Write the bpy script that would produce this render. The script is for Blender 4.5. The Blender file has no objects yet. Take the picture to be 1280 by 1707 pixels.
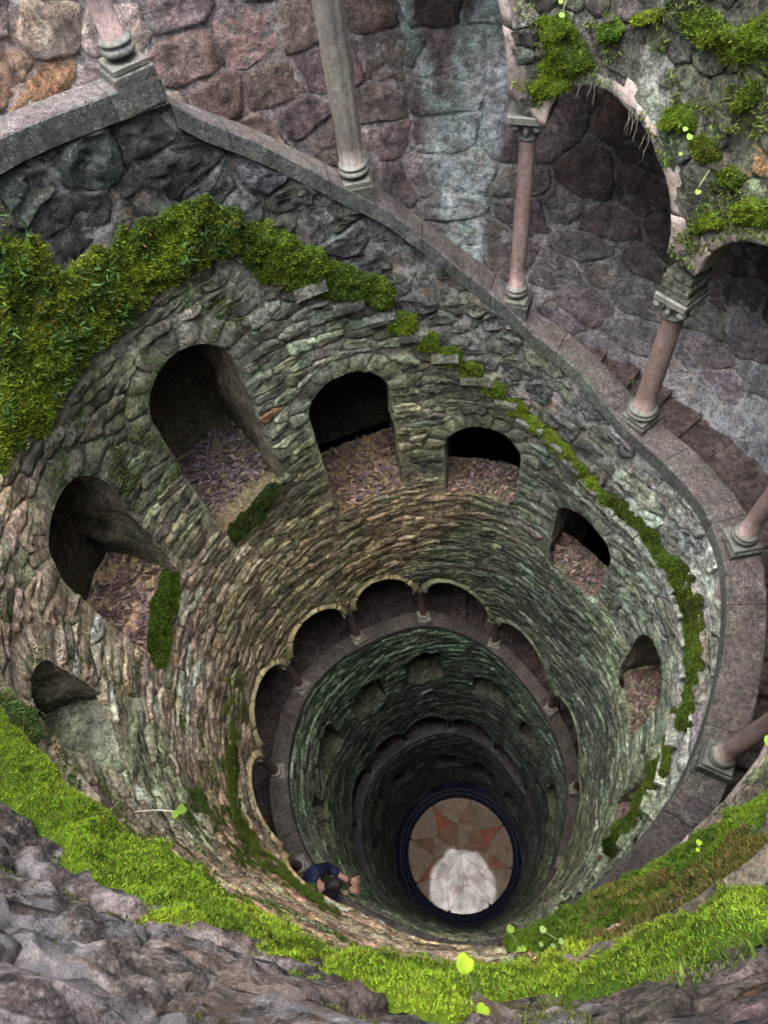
# Spiral-stair well seen from its rim, looking down.
import bpy, math, random
import numpy as np
from mathutils import Matrix, Vector

SC = bpy.context.scene
COL = SC.collection
random.seed(7)
RNG = np.random.default_rng(7)
S = 2.2                 # shaft radius in metres
ZF = 11.5               # depth of the well floor below the camera, in radii

# ------------------------------------------------------------------ camera, light
FPX, NX, NY, AX, AY = 1102.516, 781.212, 1538.543, 0.08767, 0.90058
_n = np.array([NX-640, NY-853.5, FPX]); _n /= np.linalg.norm(_n)
_F = np.array([0, 0, 1.]) - _n[2]*_n; _F /= np.linalg.norm(_F)
_R = np.cross(_F, _n); _R = _R if _R[0] > 0 else -_R
cam_data = bpy.data.cameras.new('camera')
cam = bpy.data.objects.new('camera', cam_data); COL.objects.link(cam)
cam_data.sensor_fit = 'HORIZONTAL'; cam_data.sensor_width = 36.0
cam_data.lens = 36.0*FPX/1280.0
cam_data.clip_start = 0.02; cam_data.clip_end = 1000
ex = Vector((_R[0], _F[0], -_n[0])); ey = -Vector((_R[1], _F[1], -_n[1])); ez = -Vector((_R[2], _F[2], -_n[2]))
m = Matrix((ex, ey, ez)).transposed().to_4x4()
m.translation = Vector((-AX*S, -AY*S, ZF*S))
cam.matrix_world = m
SC.camera = cam

world = bpy.data.worlds.new('World'); SC.world = world; world.use_nodes = True
wn = world.node_tree; wn.nodes.clear()
sky = wn.nodes.new('ShaderNodeTexSky'); sky.sky_type = 'NISHITA'; sky.sun_disc = False
sky.sun_elevation = math.radians(82); sky.sun_rotation = math.radians(250); sky.air_density = 1.0; sky.dust_density = 3.0
hs = wn.nodes.new('ShaderNodeHueSaturation'); hs.inputs['Saturation'].default_value = 0.5
bg = wn.nodes.new('ShaderNodeBackground'); bg.inputs['Strength'].default_value = 0.13
wo = wn.nodes.new('ShaderNodeOutputWorld')
wn.links.new(sky.outputs[0], hs.inputs['Color']); wn.links.new(hs.outputs[0], bg.inputs['Color']); wn.links.new(bg.outputs[0], wo.inputs['Surface'])
sd = bpy.data.lights.new('sun', 'SUN'); sd.energy = 1.5; sd.angle = math.radians(75); sd.color = (1.0, 0.98, 0.95)
sun = bpy.data.objects.new('sun', sd); COL.objects.link(sun)
# sky sun_rotation is measured clockwise from +Y; lamp shines along its -Z
_el, _rot = math.radians(82), math.radians(250)
_d = Vector((math.sin(_rot)*math.cos(_el), math.cos(_rot)*math.cos(_el), math.sin(_el)))
sun.rotation_euler = _d.to_track_quat('Z', 'Y').to_euler()
sun.location = (0, 0, 60)
SC.view_settings.view_transform = 'Standard'; SC.view_settings.look = 'None'
SC.view_settings.exposure = 3.02; SC.view_settings.gamma = 1.0; SC.view_settings.use_curve_mapping = False

# ------------------------------------------------------------------ curves of the well
# coping height (depth below camera, radii) against total stair angle in degrees
CT = [(-200, .66), (-60, .68), (-47, .69), (-36, .71), (-24.05, .73), (-23.95, .79), (-21, .845), (-13, .963), (-.6, 1.168), (6, 1.264),
      (19.5, 1.527), (34.3, 1.761), (44.5, 1.82), (58.7, 1.91), (65, 1.927), (84, 1.94), (96.7, 1.995), (110.7, 2.12), (119.5, 2.2),
      (126, 2.286), (134, 2.40), (141.6, 2.6), (153, 2.906), (161, 3.17), (180, 3.6), (205, 4.02), (226, 4.15), (248, 4.2), (270, 4.25),
      (284, 4.33), (309, 4.36), (324, 4.43), (345, 4.62), (362.6, 4.72), (372, 4.84), (388.6, 5.15), (401.7, 5.30), (421, 5.42),
      (430, 5.56), (445.6, 5.84), (461, 6.12), (480, 6.28), (495, 6.45), (520, 6.85), (545, 7.25), (575, 7.6)]
_ca = np.array([a for a, b in CT]); _cb = np.array([b for a, b in CT])
def cz(p):
    p = np.asarray(p, float)
    base = np.interp(p, _ca, _cb)
    k = np.ceil(np.maximum(p-575, 0)/360.0)
    return np.where(p > 575, np.interp(p-360*k, _ca, _cb)+3.4*k, base)
RK = [1.010, .961, 1.027, 1.022, 1.030, .992, 1.041, 1.060, .938, .974, .942, .973, 1.010]
_ra = np.arange(-180, 180.5, 1.0)
_rb = np.interp(_ra, np.arange(-180, 181, 30), RK)
_k = np.exp(-0.5*(np.arange(-18, 19)/6.0)**2); _k /= _k.sum()
_rb = np.convolve(np.r_[_rb[-19:-1], _rb, _rb[1:19]], _k, 'valid')
def rr(p):
    p = (np.asarray(p, float)+180) % 360-180
    return np.interp(p, _ra, _rb)
ROUT = 1.62
def r_shaft(p, z=None): return rr(p)
def r_outer(p, z=None): return np.full(np.shape(p), ROUT)

def W(p, z, r):          # angle (deg), depth (radii), radius (radii) -> metres
    a = np.radians(np.asarray(p, float))
    return np.stack([r*np.sin(a)*S, r*np.cos(a)*S, (ZF-np.asarray(z, float)+0*a)*S], -1)
def PX(V):               # metres -> pixels of the 1280-wide photograph (only used to rank pieces by size)
    x = V[..., 0]/S+AX; y = V[..., 1]/S+AY; d = ZF-V[..., 2]/S
    w = x[..., None]*_R+y[..., None]*_F+d[..., None]*_n
    zz = np.where(w[..., 2] > .02, w[..., 2], np.nan)
    return np.stack([w[..., 0]/zz*FPX+640, w[..., 1]/zz*FPX+853.5], -1)

# ------------------------------------------------------------------ noise
def _hash(ix, iy, s):
    h = (ix.astype(np.int64)*374761393+iy.astype(np.int64)*668265263+s*1442695041) & 0x7fffffff
    h = ((h ^ (h >> 13))*1274126177) & 0x7fffffff
    return ((h ^ (h >> 16)) & 0xffff)/65535.0
def vn(x, y, s=0):
    x = np.asarray(x, float); y = np.asarray(y, float)
    ix = np.floor(x); iy = np.floor(y); fx = x-ix; fy = y-iy
    fx = fx*fx*(3-2*fx); fy = fy*fy*(3-2*fy)
    a = _hash(ix, iy, s); b = _hash(ix+1, iy, s); c = _hash(ix, iy+1, s); d = _hash(ix+1, iy+1, s)
    return (a*(1-fx)+b*fx)*(1-fy)+(c*(1-fx)+d*fx)*fy
def fbm(x, y, s=0, o=3):
    t = 0; w = 0
    for i in range(o):
        t = t+vn(x*2**i, y*2**i, s+i*17)*.5**i; w += .5**i
    return t/w*2-1

# ------------------------------------------------------------------ objects
def set_tint(me, tint):
    at = me.color_attributes.new('tint', 'FLOAT_COLOR', 'POINT')
    t = np.asarray(tint, np.float32)
    if t.ndim == 1: t = np.tile(t, (len(me.vertices), 1))
    if t.shape[1] == 3: t = np.c_[t, np.ones(len(t), np.float32)]
    at.data.foreach_set('color', t.astype(np.float32).ravel())
def mesh_obj(name, V, F, mat, parent=None, tint=None, smooth=True, center=False):
    me = bpy.data.meshes.new(name)
    V = np.asarray(V, float)
    c = V.mean(0) if center else np.zeros(3)
    if isinstance(F, np.ndarray) and F.ndim == 2:
        k = F.shape[1]; nf = len(F)
        me.vertices.add(len(V)); me.vertices.foreach_set('co', (V-c).ravel())
        me.loops.add(nf*k); me.loops.foreach_set('vertex_index', F.astype(np.int32).ravel())
        me.polygons.add(nf); me.polygons.foreach_set('loop_start', np.arange(0, nf*k, k, dtype=np.int32))
        me.polygons.foreach_set('loop_total', np.full(nf, k, np.int32))
        me.update(calc_edges=True)
    else:
        me.from_pydata((V-c).tolist(), [], [list(map(int, f)) for f in F])
    if smooth: me.polygons.foreach_set('use_smooth', np.ones(len(me.polygons), bool))
    if tint is not None: set_tint(me, tint)
    me.materials.append(mat)
    o = bpy.data.objects.new(name, me); COL.objects.link(o); o.location = c
    if parent: o.parent = parent; o.location = Vector(c)-parent.location
    return o
def thing(name, label, cat, loc=(0, 0, 0), group=None, kind=None):
    o = bpy.data.objects.new(name, None); COL.objects.link(o); o.location = loc; o.empty_display_size = .2
    tag(o, label, cat, group, kind or 'thing'); return o
def tag(o, label=None, cat=None, group=None, kind=None):
    if label: o['label'] = label
    if cat: o['category'] = cat
    if group: o['group'] = group
    if kind: o['kind'] = kind
    return o
class MB:                # collects shapes for one mesh
    def __init__(s): s.V = []; s.F = []; s.n = 0; s.T = []
    def add(s, V, F, t=None):
        V = np.asarray(V, float).reshape(-1, 3); s.V.append(V); s.F += [[i+s.n for i in f] for f in F]; s.n += len(V)
        s.T.append(np.tile(np.asarray(t if t is not None else (.3, .3, .3), float), (len(V), 1)) if t is None or np.ndim(t) == 1 else np.asarray(t))
        return s
    def build(s, name, mat, parent=None, smooth=True, center=False, tint=True):
        return mesh_obj(name, np.concatenate(s.V), s.F, mat, parent, np.concatenate(s.T) if tint else None, smooth, center)
def lathe(prof, c, seg=20, ax=None, t=None, flute=0):
    # prof: (radius, height) list, c: base point, up +Z
    V = []; F = []
    for (r, h) in prof:
        for i in range(seg):
            a = 2*math.pi*i/seg; q = r*(1+flute*math.cos(a*8))
            V.append((c[0]+q*math.cos(a), c[1]+q*math.sin(a), c[2]+h))
    for j in range(len(prof)-1):
        for i in range(seg):
            k = (i+1) % seg; F.append((j*seg+i, j*seg+k, (j+1)*seg+k, (j+1)*seg+i))
    F.append(tuple(range(seg))[::-1]); F.append(tuple((len(prof)-1)*seg+i for i in range(seg)))
    return V, F
def box(c, sx, sy, sz, ang=0, bev=.0):
    # box with bevelled vertical and top edges; c = centre of base; local x turned by ang
    V = []; F = []
    b = bev
    rings = [(0, 0), (sz-b, 0), (sz, b)] if b else [(0, 0), (sz, 0)]
    if b: rings = [(0, b), (b, 0), (sz-b, 0), (sz, b)]
    for h, ins in rings:
        x = sx/2-ins; y = sy/2-ins; q = b
        pts = [(x-q, -y), (x, -y+q), (x, y-q), (x-q, y), (-x+q, y), (-x, y-q), (-x, -y+q), (-x+q, -y)] if b else [(x, -y), (x, y), (-x, y), (-x, -y)]
        for (u, v) in pts:
            V.append((c[0]+u*math.cos(ang)-v*math.sin(ang), c[1]+u*math.sin(ang)+v*math.cos(ang), c[2]+h))
    k = 8 if b else 4
    for j in range(len(rings)-1):
        for i in range(k): F.append((j*k+i, j*k+(i+1) % k, (j+1)*k+(i+1) % k, (j+1)*k+i))
    F.append(tuple(range(k))[::-1]); F.append(tuple((len(rings)-1)*k+i for i in range(k)))
    return V, F
def tube(pts, rad, seg=6):
    V = []; F = []; pts = [Vector(p) for p in pts]
    for i, p in enumerate(pts):
        d = (pts[min(i+1, len(pts)-1)]-pts[max(i-1, 0)]).normalized()
        a = d.orthogonal().normalized(); b = d.cross(a); r = rad[i] if hasattr(rad, '__len__') else rad
        for k in range(seg):
            t = 2*math.pi*k/seg; V.append(tuple(p+a*r*math.cos(t)+b*r*math.sin(t)))
    for i in range(len(pts)-1):
        for k in range(seg):
            F.append((i*seg+k, i*seg+(k+1) % seg, (i+1)*seg+(k+1) % seg, (i+1)*seg+k))
    F.append(tuple(range(seg))[::-1]); F.append(tuple((len(pts)-1)*seg+k for k in range(seg)))
    return V, F

# ------------------------------------------------------------------ materials
def nodes(name):
    m = bpy.data.materials.new(name); m.use_nodes = True
    nt = m.node_tree; nt.nodes.clear()
    out = nt.nodes.new('ShaderNodeOutputMaterial'); b = nt.nodes.new('ShaderNodeBsdfPrincipled')
    nt.links.new(b.outputs[0], out.inputs['Surface'])
    return m, nt, b
def noise(nt, vec, scale, detail=5, rough=.6, dist=0):
    n = nt.nodes.new('ShaderNodeTexNoise'); n.inputs['Scale'].default_value = scale; n.inputs['Detail'].default_value = detail
    n.inputs['Roughness'].default_value = rough; n.inputs['Distortion'].default_value = dist
    if vec: nt.links.new(vec, n.inputs['Vector'])
    return n.outputs['Fac']
def ramp(nt, fac, a, b, va=(0, 0, 0, 1), vb=(1, 1, 1, 1)):
    r = nt.nodes.new('ShaderNodeValToRGB'); r.color_ramp.elements[0].position = a; r.color_ramp.elements[1].position = b
    r.color_ramp.elements[0].color = va; r.color_ramp.elements[1].color = vb; nt.links.new(fac, r.inputs[0]); return r.outputs[0]
def mix(nt, fac, a, b, mode='MIX'):
    n = nt.nodes.new('ShaderNodeMix'); n.data_type = 'RGBA'; n.blend_type = mode
    for v, i in ((fac, 0), (a, 6), (b, 7)):
        if hasattr(v, 'is_linked'): nt.links.new(v, n.inputs[i])
        else: n.inputs[i].default_value = v
    return n.outputs[2]
def stone_mat(name, rough=.85, lichen=.5, bump=1.0, vary=1.0, green=.3, scale=1.0, spec=.35, base=None, speck=.35, streak=.35, patch=0):
    m, nt, b = nodes(name)
    g = nt.nodes.new('ShaderNodeNewGeometry'); pos = g.outputs['Position']
    if base is None:
        at = nt.nodes.new('ShaderNodeAttribute'); at.attribute_name = 'tint'; col = at.outputs['Color']
    else:
        rgb = nt.nodes.new('ShaderNodeRGB'); rgb.outputs[0].default_value = (*base, 1); col = rgb.outputs[0]
    n1 = noise(nt, pos, 4*scale, 6, .65, .3); n2 = noise(nt, pos, 22*scale, 8, .72, .2); n3 = noise(nt, pos, 75*scale, 6, .75)
    v1 = ramp(nt, n1, .34, .68, (1-.5*vary,)*3+(1,), (1+.5*vary,)*3+(1,))
    v2 = ramp(nt, n2, .38, .64, (1-.6*vary,)*3+(1,), (1+.75*vary,)*3+(1,))
    v3 = ramp(nt, n3, .36, .64, (1-.45*vary,)*3+(1,), (1+.55*vary,)*3+(1,))  # fine tones follow the bump height, so hollows hold painted crevice shade
    col = mix(nt, 1.0, col, v1, 'MULTIPLY'); col = mix(nt, 1.0, col, v2, 'MULTIPLY'); col = mix(nt, 1.0, col, v3, 'MULTIPLY')
    mp = nt.nodes.new('ShaderNodeMapping'); mp.inputs['Scale'].default_value = (7, 7, 1.1); nt.links.new(pos, mp.inputs['Vector'])
    v4 = ramp(nt, noise(nt, mp.outputs[0], 1.0, 5, .6, .4), .34, .66, (1-streak,)*3+(1,), (1+streak,)*3+(1,))
    col = mix(nt, 1.0, col, v4, 'MULTIPLY')
    # algae, hue drift
    n4 = noise(nt, pos, 2.3*scale, 5, .6, .8)
    gm = ramp(nt, n4, .46, .66, (0, 0, 0, 1), (green, green, green, 1))
    col = mix(nt, gm, col, mix(nt, 1.0, col, (.78, 1.12, .62, 1), 'MULTIPLY'))
    n6 = noise(nt, pos, 7.0*scale, 4, .6, .5)
    wm = ramp(nt, n6, .5, .7, (0, 0, 0, 1), (.6, .6, .6, 1))
    col = mix(nt, wm, col, mix(nt, 1.0, col, (1.25, 1.0, .86, 1), 'MULTIPLY'))
    # pale lichen / lime specks
    n5 = noise(nt, pos, 13*scale, 9, .8, .25)
    lm = ramp(nt, n5, .57, .62, (0, 0, 0, 1), (lichen, lichen, lichen, 1))
    pale = mix(nt, .55, mix(nt, 1.0, col, (2.3, 2.35, 2.2, 1), 'MULTIPLY'), (.34, .36, .32, 1))
    col = mix(nt, lm, col, pale)
    dm = ramp(nt, noise(nt, pos, 17*scale, 9, .8, .2), .57, .63, (0, 0, 0, 1), (.65, .65, .65, 1))
    col = mix(nt, dm, col, mix(nt, 1.0, col, (.3, .3, .32, 1), 'MULTIPLY'))
    if patch:
        pn = ramp(nt, noise(nt, pos, 4.5*scale, 12, .74, .15), .49, .55, (0, 0, 0, 1), (patch, patch, patch, 1))
        col = mix(nt, pn, col, mix(nt, .35, (.46, .43, .44, 1), mix(nt, 1.0, col, (2.4, 2.3, 2.3, 1), 'MULTIPLY')))
        pb = ramp(nt, noise(nt, pos, 3.1*scale, 12, .72, .1), .54, .60, (0, 0, 0, 1), (.5, .5, .5, 1))
        col = mix(nt, pb, col, (.30, .19, .12, 1))
    if speck:
        vo = nt.nodes.new('ShaderNodeTexVoronoi'); vo.inputs['Scale'].default_value = 55*scale; vo.inputs['Randomness'].default_value = 1
        vm = nt.nodes.new('ShaderNodeVectorMath'); vm.operation = 'ADD'; nn_ = nt.nodes.new('ShaderNodeTexNoise'); nn_.inputs['Scale'].default_value = 60*scale
        nt.links.new(pos, nn_.inputs['Vector']); sc_ = nt.nodes.new('ShaderNodeVectorMath'); sc_.operation = 'SCALE'; sc_.inputs['Scale'].default_value = .02/scale
        nt.links.new(nn_.outputs['Color'], sc_.inputs[0]); nt.links.new(pos, vm.inputs[0]); nt.links.new(sc_.outputs[0], vm.inputs[1]); nt.links.new(vm.outputs[0], vo.inputs['Vector'])
        pm = nt.nodes.new('ShaderNodeMath'); pm.operation = 'MULTIPLY'
        nt.links.new(ramp(nt, vo.outputs['Distance'], .18, .38, (1, 1, 1, 1), (0, 0, 0, 1)), pm.inputs[0]); nt.links.new(ramp(nt, noise(nt, pos, 5*scale, 5, .7), .46, .60), pm.inputs[1])
        p2 = nt.nodes.new('ShaderNodeMath'); p2.operation = 'MULTIPLY'; nt.links.new(pm.outputs[0], p2.inputs[0]); p2.inputs[1].default_value = speck
        col = mix(nt, p2.outputs[0], col, mix(nt, .5, mix(nt, 1.0, col, (2.2, 2.2, 2.15, 1), 'MULTIPLY'), (.5, .5, .48, 1)))
        p3 = nt.nodes.new('ShaderNodeMath'); p3.operation = 'MULTIPLY'; nt.links.new(ramp(nt, vo.outputs['Distance'], .42, .62), p3.inputs[0]); nt.links.new(ramp(nt, noise(nt, pos, 8*scale, 5, .7, .5), .5, .6, (0, 0, 0, 1), (speck,)*3+(1,)), p3.inputs[1])
        col = mix(nt, p3.outputs[0], col, mix(nt, 1.0, col, (.3, .3, .3, 1), 'MULTIPLY'))
    nt.links.new(col, b.inputs['Base Color'])
    b.inputs['Roughness'].default_value = rough; b.inputs['Specular IOR Level'].default_value = spec
    hsum = nt.nodes.new('ShaderNodeMath'); hsum.operation = 'MULTIPLY_ADD'; nt.links.new(n2, hsum.inputs[0]); hsum.inputs[1].default_value = 1.0; hsum.use_clamp = False
    h3 = nt.nodes.new('ShaderNodeMath'); h3.operation = 'MULTIPLY'; nt.links.new(n3, h3.inputs[0]); h3.inputs[1].default_value = .45
    nt.links.new(h3.outputs[0], hsum.inputs[2])
    bp = nt.nodes.new('ShaderNodeBump'); bp.inputs['Strength'].default_value = min(1.0, .9*bump); bp.inputs['Distance'].default_value = .05*bump/scale**.5
    nt.links.new(hsum.outputs[0], bp.inputs['Height']); nt.links.new(bp.outputs[0], b.inputs['Normal'])
    return m
M_STONE = stone_mat('rubble_stone', lichen=.6, bump=1.6, green=.35)
M_ROCK = stone_mat('rough_rim_rock', lichen=.9, bump=1.1, green=.15, vary=1.15, scale=1.0, speck=.7, streak=.4, patch=.75)
M_EARTH = stone_mat('mossy_earth', lichen=.35, bump=2.6, green=.6, vary=1.2)
M_WET = stone_mat('damp_stone', rough=.5, lichen=.35, bump=1.3, green=.35, spec=.5)
M_GAL = stone_mat('gallery_stone', lichen=.35, bump=1.3, green=.1, vary=.8)
M_COP = stone_mat('coping_granite', lichen=.4, bump=.8, green=.3, vary=.75, scale=1.3, speck=.5, streak=.15)
M_SMOOTH = stone_mat('dressed_stone', lichen=.4, bump=.5, green=.3, vary=.5, scale=1.5)
def leaf_mat(name, rough=.6, trans=.25):
    m, nt, b = nodes(name)
    at = nt.nodes.new('ShaderNodeAttribute'); at.attribute_name = 'tint'
    g = nt.nodes.new('ShaderNodeNewGeometry')
    v = ramp(nt, noise(nt, g.outputs['Position'], 30, 4, .6), .3, .7, (.7, .7, .7, 1), (1.3, 1.3, 1.3, 1))
    nt.links.new(mix(nt, 1.0, at.outputs['Color'], v, 'MULTIPLY'), b.inputs['Base Color'])
    b.inputs['Roughness'].default_value = rough; b.inputs['Specular IOR Level'].default_value = .25
    b.inputs['Subsurface Weight'].default_value = 0
    if trans:
        t = nt.nodes.new('ShaderNodeBsdfTranslucent'); nt.links.new(at.outputs['Color'], t.inputs['Color'])
        mx = nt.nodes.new('ShaderNodeMixShader'); mx.inputs[0].default_value = trans
        out = [n for n in nt.nodes if n.type == 'OUTPUT_MATERIAL'][0]
        nt.links.new(b.outputs[0], mx.inputs[1]); nt.links.new(t.outputs[0], mx.inputs[2]); nt.links.new(mx.outputs[0], out.inputs['Surface'])
    return m
M_MOSS = leaf_mat('moss', .7, .3)
M_LEAF = leaf_mat('dead_leaf', .75, .1)
def plain(name, col, rough=.6, metal=0, spec=.5, bump=0):
    m, nt, b = nodes(name); b.inputs['Base Color'].default_value = (*col, 1); b.inputs['Roughness'].default_value = rough
    b.inputs['Specular IOR Level'].default_value = spec; b.inputs['Metallic'].default_value = metal
    if bump:
        g = nt.nodes.new('ShaderNodeNewGeometry'); bp = nt.nodes.new('ShaderNodeBump'); bp.inputs['Strength'].default_value = bump; bp.inputs['Distance'].default_value = .02
        nt.links.new(noise(nt, g.outputs['Position'], 40, 4), bp.inputs['Height']); nt.links.new(bp.outputs[0], b.inputs['Normal'])
    return m
def floor_mat():
    m, nt, b = nodes('wet_marble')
    at = nt.nodes.new('ShaderNodeAttribute'); at.attribute_name = 'tint'
    g = nt.nodes.new('ShaderNodeNewGeometry'); pos = g.outputs['Position']
    v = ramp(nt, noise(nt, pos, 3, 7, .7), .3, .7, (.6, .6, .6, 1), (1.35, 1.35, 1.35, 1))
    v2 = ramp(nt, noise(nt, pos, 25, 7, .8), .3, .7, (.75, .75, .75, 1), (1.25, 1.25, 1.25, 1))
    c = mix(nt, 1.0, mix(nt, 1.0, at.outputs['Color'], v, 'MULTIPLY'), v2, 'MULTIPLY')
    nt.links.new(c, b.inputs['Base Color'])
    r = ramp(nt, noise(nt, pos, 2.6, 8, .7, .9), .50, .56, (.02, .02, .02, 1), (.045, .045, .045, 1))
    nt.links.new(r, b.inputs['Roughness']); nt.links.new(ramp(nt, noise(nt, pos, 2.0, 9, .75, .3), .40, .60, (.07, .07, .07, 1), (.24, .24, .24, 1)), b.inputs['Specular IOR Level'])
    bp = nt.nodes.new('ShaderNodeBump'); bp.inputs['Strength'].default_value = .05; bp.inputs['Distance'].default_value = .005
    nt.links.new(noise(nt, pos, 7, 6, .7, .4), bp.inputs['Height']); nt.links.new(bp.outputs[0], b.inputs['Normal'])
    return m
M_FLOOR = floor_mat()

# ------------------------------------------------------------------ colours of the masonry, by place
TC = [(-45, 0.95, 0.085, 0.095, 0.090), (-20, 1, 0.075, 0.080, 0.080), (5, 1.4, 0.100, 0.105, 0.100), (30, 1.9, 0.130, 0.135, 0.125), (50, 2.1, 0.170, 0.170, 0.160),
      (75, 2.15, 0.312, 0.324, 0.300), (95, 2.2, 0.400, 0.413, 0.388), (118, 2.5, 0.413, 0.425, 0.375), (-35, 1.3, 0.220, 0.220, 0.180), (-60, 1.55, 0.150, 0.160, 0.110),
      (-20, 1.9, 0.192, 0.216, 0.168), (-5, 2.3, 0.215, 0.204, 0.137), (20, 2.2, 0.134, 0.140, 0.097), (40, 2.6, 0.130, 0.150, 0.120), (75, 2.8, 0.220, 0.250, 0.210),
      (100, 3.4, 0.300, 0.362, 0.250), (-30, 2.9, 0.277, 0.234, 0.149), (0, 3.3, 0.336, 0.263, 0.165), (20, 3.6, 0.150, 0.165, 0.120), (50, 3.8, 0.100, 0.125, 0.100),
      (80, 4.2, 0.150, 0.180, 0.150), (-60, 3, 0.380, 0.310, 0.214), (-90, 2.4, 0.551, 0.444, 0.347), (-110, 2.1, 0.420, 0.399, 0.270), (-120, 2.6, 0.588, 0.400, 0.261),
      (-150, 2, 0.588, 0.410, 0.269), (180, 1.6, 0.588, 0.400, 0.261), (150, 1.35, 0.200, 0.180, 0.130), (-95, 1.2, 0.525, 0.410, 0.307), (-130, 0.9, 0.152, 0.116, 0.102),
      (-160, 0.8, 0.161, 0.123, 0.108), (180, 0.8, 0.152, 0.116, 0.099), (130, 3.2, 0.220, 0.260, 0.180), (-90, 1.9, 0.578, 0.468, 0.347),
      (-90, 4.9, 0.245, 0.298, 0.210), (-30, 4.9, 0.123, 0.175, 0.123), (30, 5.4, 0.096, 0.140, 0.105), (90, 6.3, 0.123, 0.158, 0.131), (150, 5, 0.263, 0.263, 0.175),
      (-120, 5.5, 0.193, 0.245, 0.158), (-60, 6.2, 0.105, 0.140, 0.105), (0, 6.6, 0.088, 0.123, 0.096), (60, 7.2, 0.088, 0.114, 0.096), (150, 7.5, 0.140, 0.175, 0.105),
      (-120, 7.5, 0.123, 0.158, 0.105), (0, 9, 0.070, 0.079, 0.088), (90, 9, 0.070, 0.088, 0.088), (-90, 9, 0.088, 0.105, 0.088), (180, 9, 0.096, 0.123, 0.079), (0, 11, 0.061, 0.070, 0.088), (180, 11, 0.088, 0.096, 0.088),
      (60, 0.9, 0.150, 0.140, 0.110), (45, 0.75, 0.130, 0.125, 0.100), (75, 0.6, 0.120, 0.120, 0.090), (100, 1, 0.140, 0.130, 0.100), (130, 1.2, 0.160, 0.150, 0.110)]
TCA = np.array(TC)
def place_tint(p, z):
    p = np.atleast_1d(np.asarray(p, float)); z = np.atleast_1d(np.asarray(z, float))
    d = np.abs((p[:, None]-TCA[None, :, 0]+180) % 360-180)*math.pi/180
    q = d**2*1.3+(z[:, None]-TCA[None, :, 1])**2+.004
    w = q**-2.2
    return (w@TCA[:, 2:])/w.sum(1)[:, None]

# ------------------------------------------------------------------ openings
class Opening:
    # arch-headed hole; pc centre (deg), zs spring depth, hw half width (radii), rise, H depth below spring, shear with the stair
    def __init__(s, pc, zs, hw, rise, H, slope=0.0, vou=0.0): s.pc, s.zs, s.hw, s.rise, s.H, s.slope, s.vou = pc, zs, hw, rise, H, slope, vou
    def f(s, p, z, grow=0.0):
        du = (((p-s.pc)+180) % 360-180)*math.pi/180
        y = s.zs+s.slope*du-z
        hw = s.hw+grow; ri = s.rise+grow
        top = (np.sqrt((du/hw)**2+(y/ri)**2)-1)*min(hw, ri)
        bot = np.maximum(np.abs(du)-hw, -y-s.H-grow)
        return np.where(y > 0, top, bot)
    def outline(s, n=22, grow=0.0, closed=True):
        hw = s.hw+grow; ri = s.rise+grow
        pts = []
        for i in range(8): pts.append((-hw, -s.H*(1-i/8)))
        for i in range(n+1):
            a = math.pi*(1-i/n); pts.append((hw*math.cos(a), ri*math.sin(a)))
        for i in range(1, 9): pts.append((hw, -s.H*i/8))
        pts = np.array(pts)
        return s.pc+np.degrees(pts[:, 0]), s.zs+s.slope*pts[:, 0]-pts[:, 1]

NICHE = []
for k, lst in enumerate(([(-106, 1.56, 1.86), (-75, 1.62, 2.22), (-40, 1.62, 2.35), (-8, 2.11, 2.86), (24.5, 2.56, 2.97), (58, 2.80, 3.25), (96, 3.05, 3.62), (133, 3.2, 3.75)],
                         [(-95+360, 5.2, 5.62), (-64+360, 5.28, 5.75), (-33+360, 5.45, 5.9), (-1+360, 5.5, 6.05), (32+360, 6.1, 6.52), (63+360, 6.35, 6.8), (95+360, 6.9, 7.4), (128+360, 7.2, 7.7), (165+360, 7.8, 8.3), (205+360, 8.4, 8.9), (232+360, 8.6, 9.1)],
                         [(-95+720, 8.6, 9.1), (-64+720, 8.7, 9.2), (-33+720, 8.95, 9.5), (2+720, 9.5, 10.1), (33+720, 9.9, 10.7), (64+720, 10.1, 10.8)])):
    for (pc, zs, zb) in lst:
        NICHE.append(Opening(pc, zs, .178 if k == 0 else .16, .17, zb-zs, 0, .10 if k == 0 else 0.01)); NICHE[-1].turn = k
NICHE[0].hw = .12; NICHE[0].rise = .12
for k, o in enumerate(NICHE):      # floor depth; the darker ones drop away into a void behind the leaves
    o.fd = (.30, .30, .42, .37, .22, .19, .24, .30)[k] if o.turn == 0 else .2
    o.void = o.turn > 0 or 3 <= k <= 7
# columns: total angles
COLS = [-27.4, 1.8, 29.6, 61.0, 92.0, 127.3, 154.5, 184, 214, 243.6, 274.2, 305.2, 334.2, 362.5, 391.4, 425.2, 457, 489, 519, 549, 579, 609, 639, 669, 699, 729, 759, 789, 819, 849, 879]
ARCH = []
for i in range(len(COLS)-1):
    a, b = COLS[i], COLS[i+1]
    pc = (a+b)/2; hw = math.radians(b-a)/2-(.055 if i < 7 else .044)
    sl = float(cz(b)-cz(a))/math.radians(b-a)
    zs = float(cz(a)+cz(b))/2-(.685 if i < 7 else .585)
    rise = (.20 if i > 1 else .33) if i < 7 else .28
    ARCH.append(Opening(pc, zs, hw, rise, 3, sl, .0)); ARCH[-1].i = i

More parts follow.
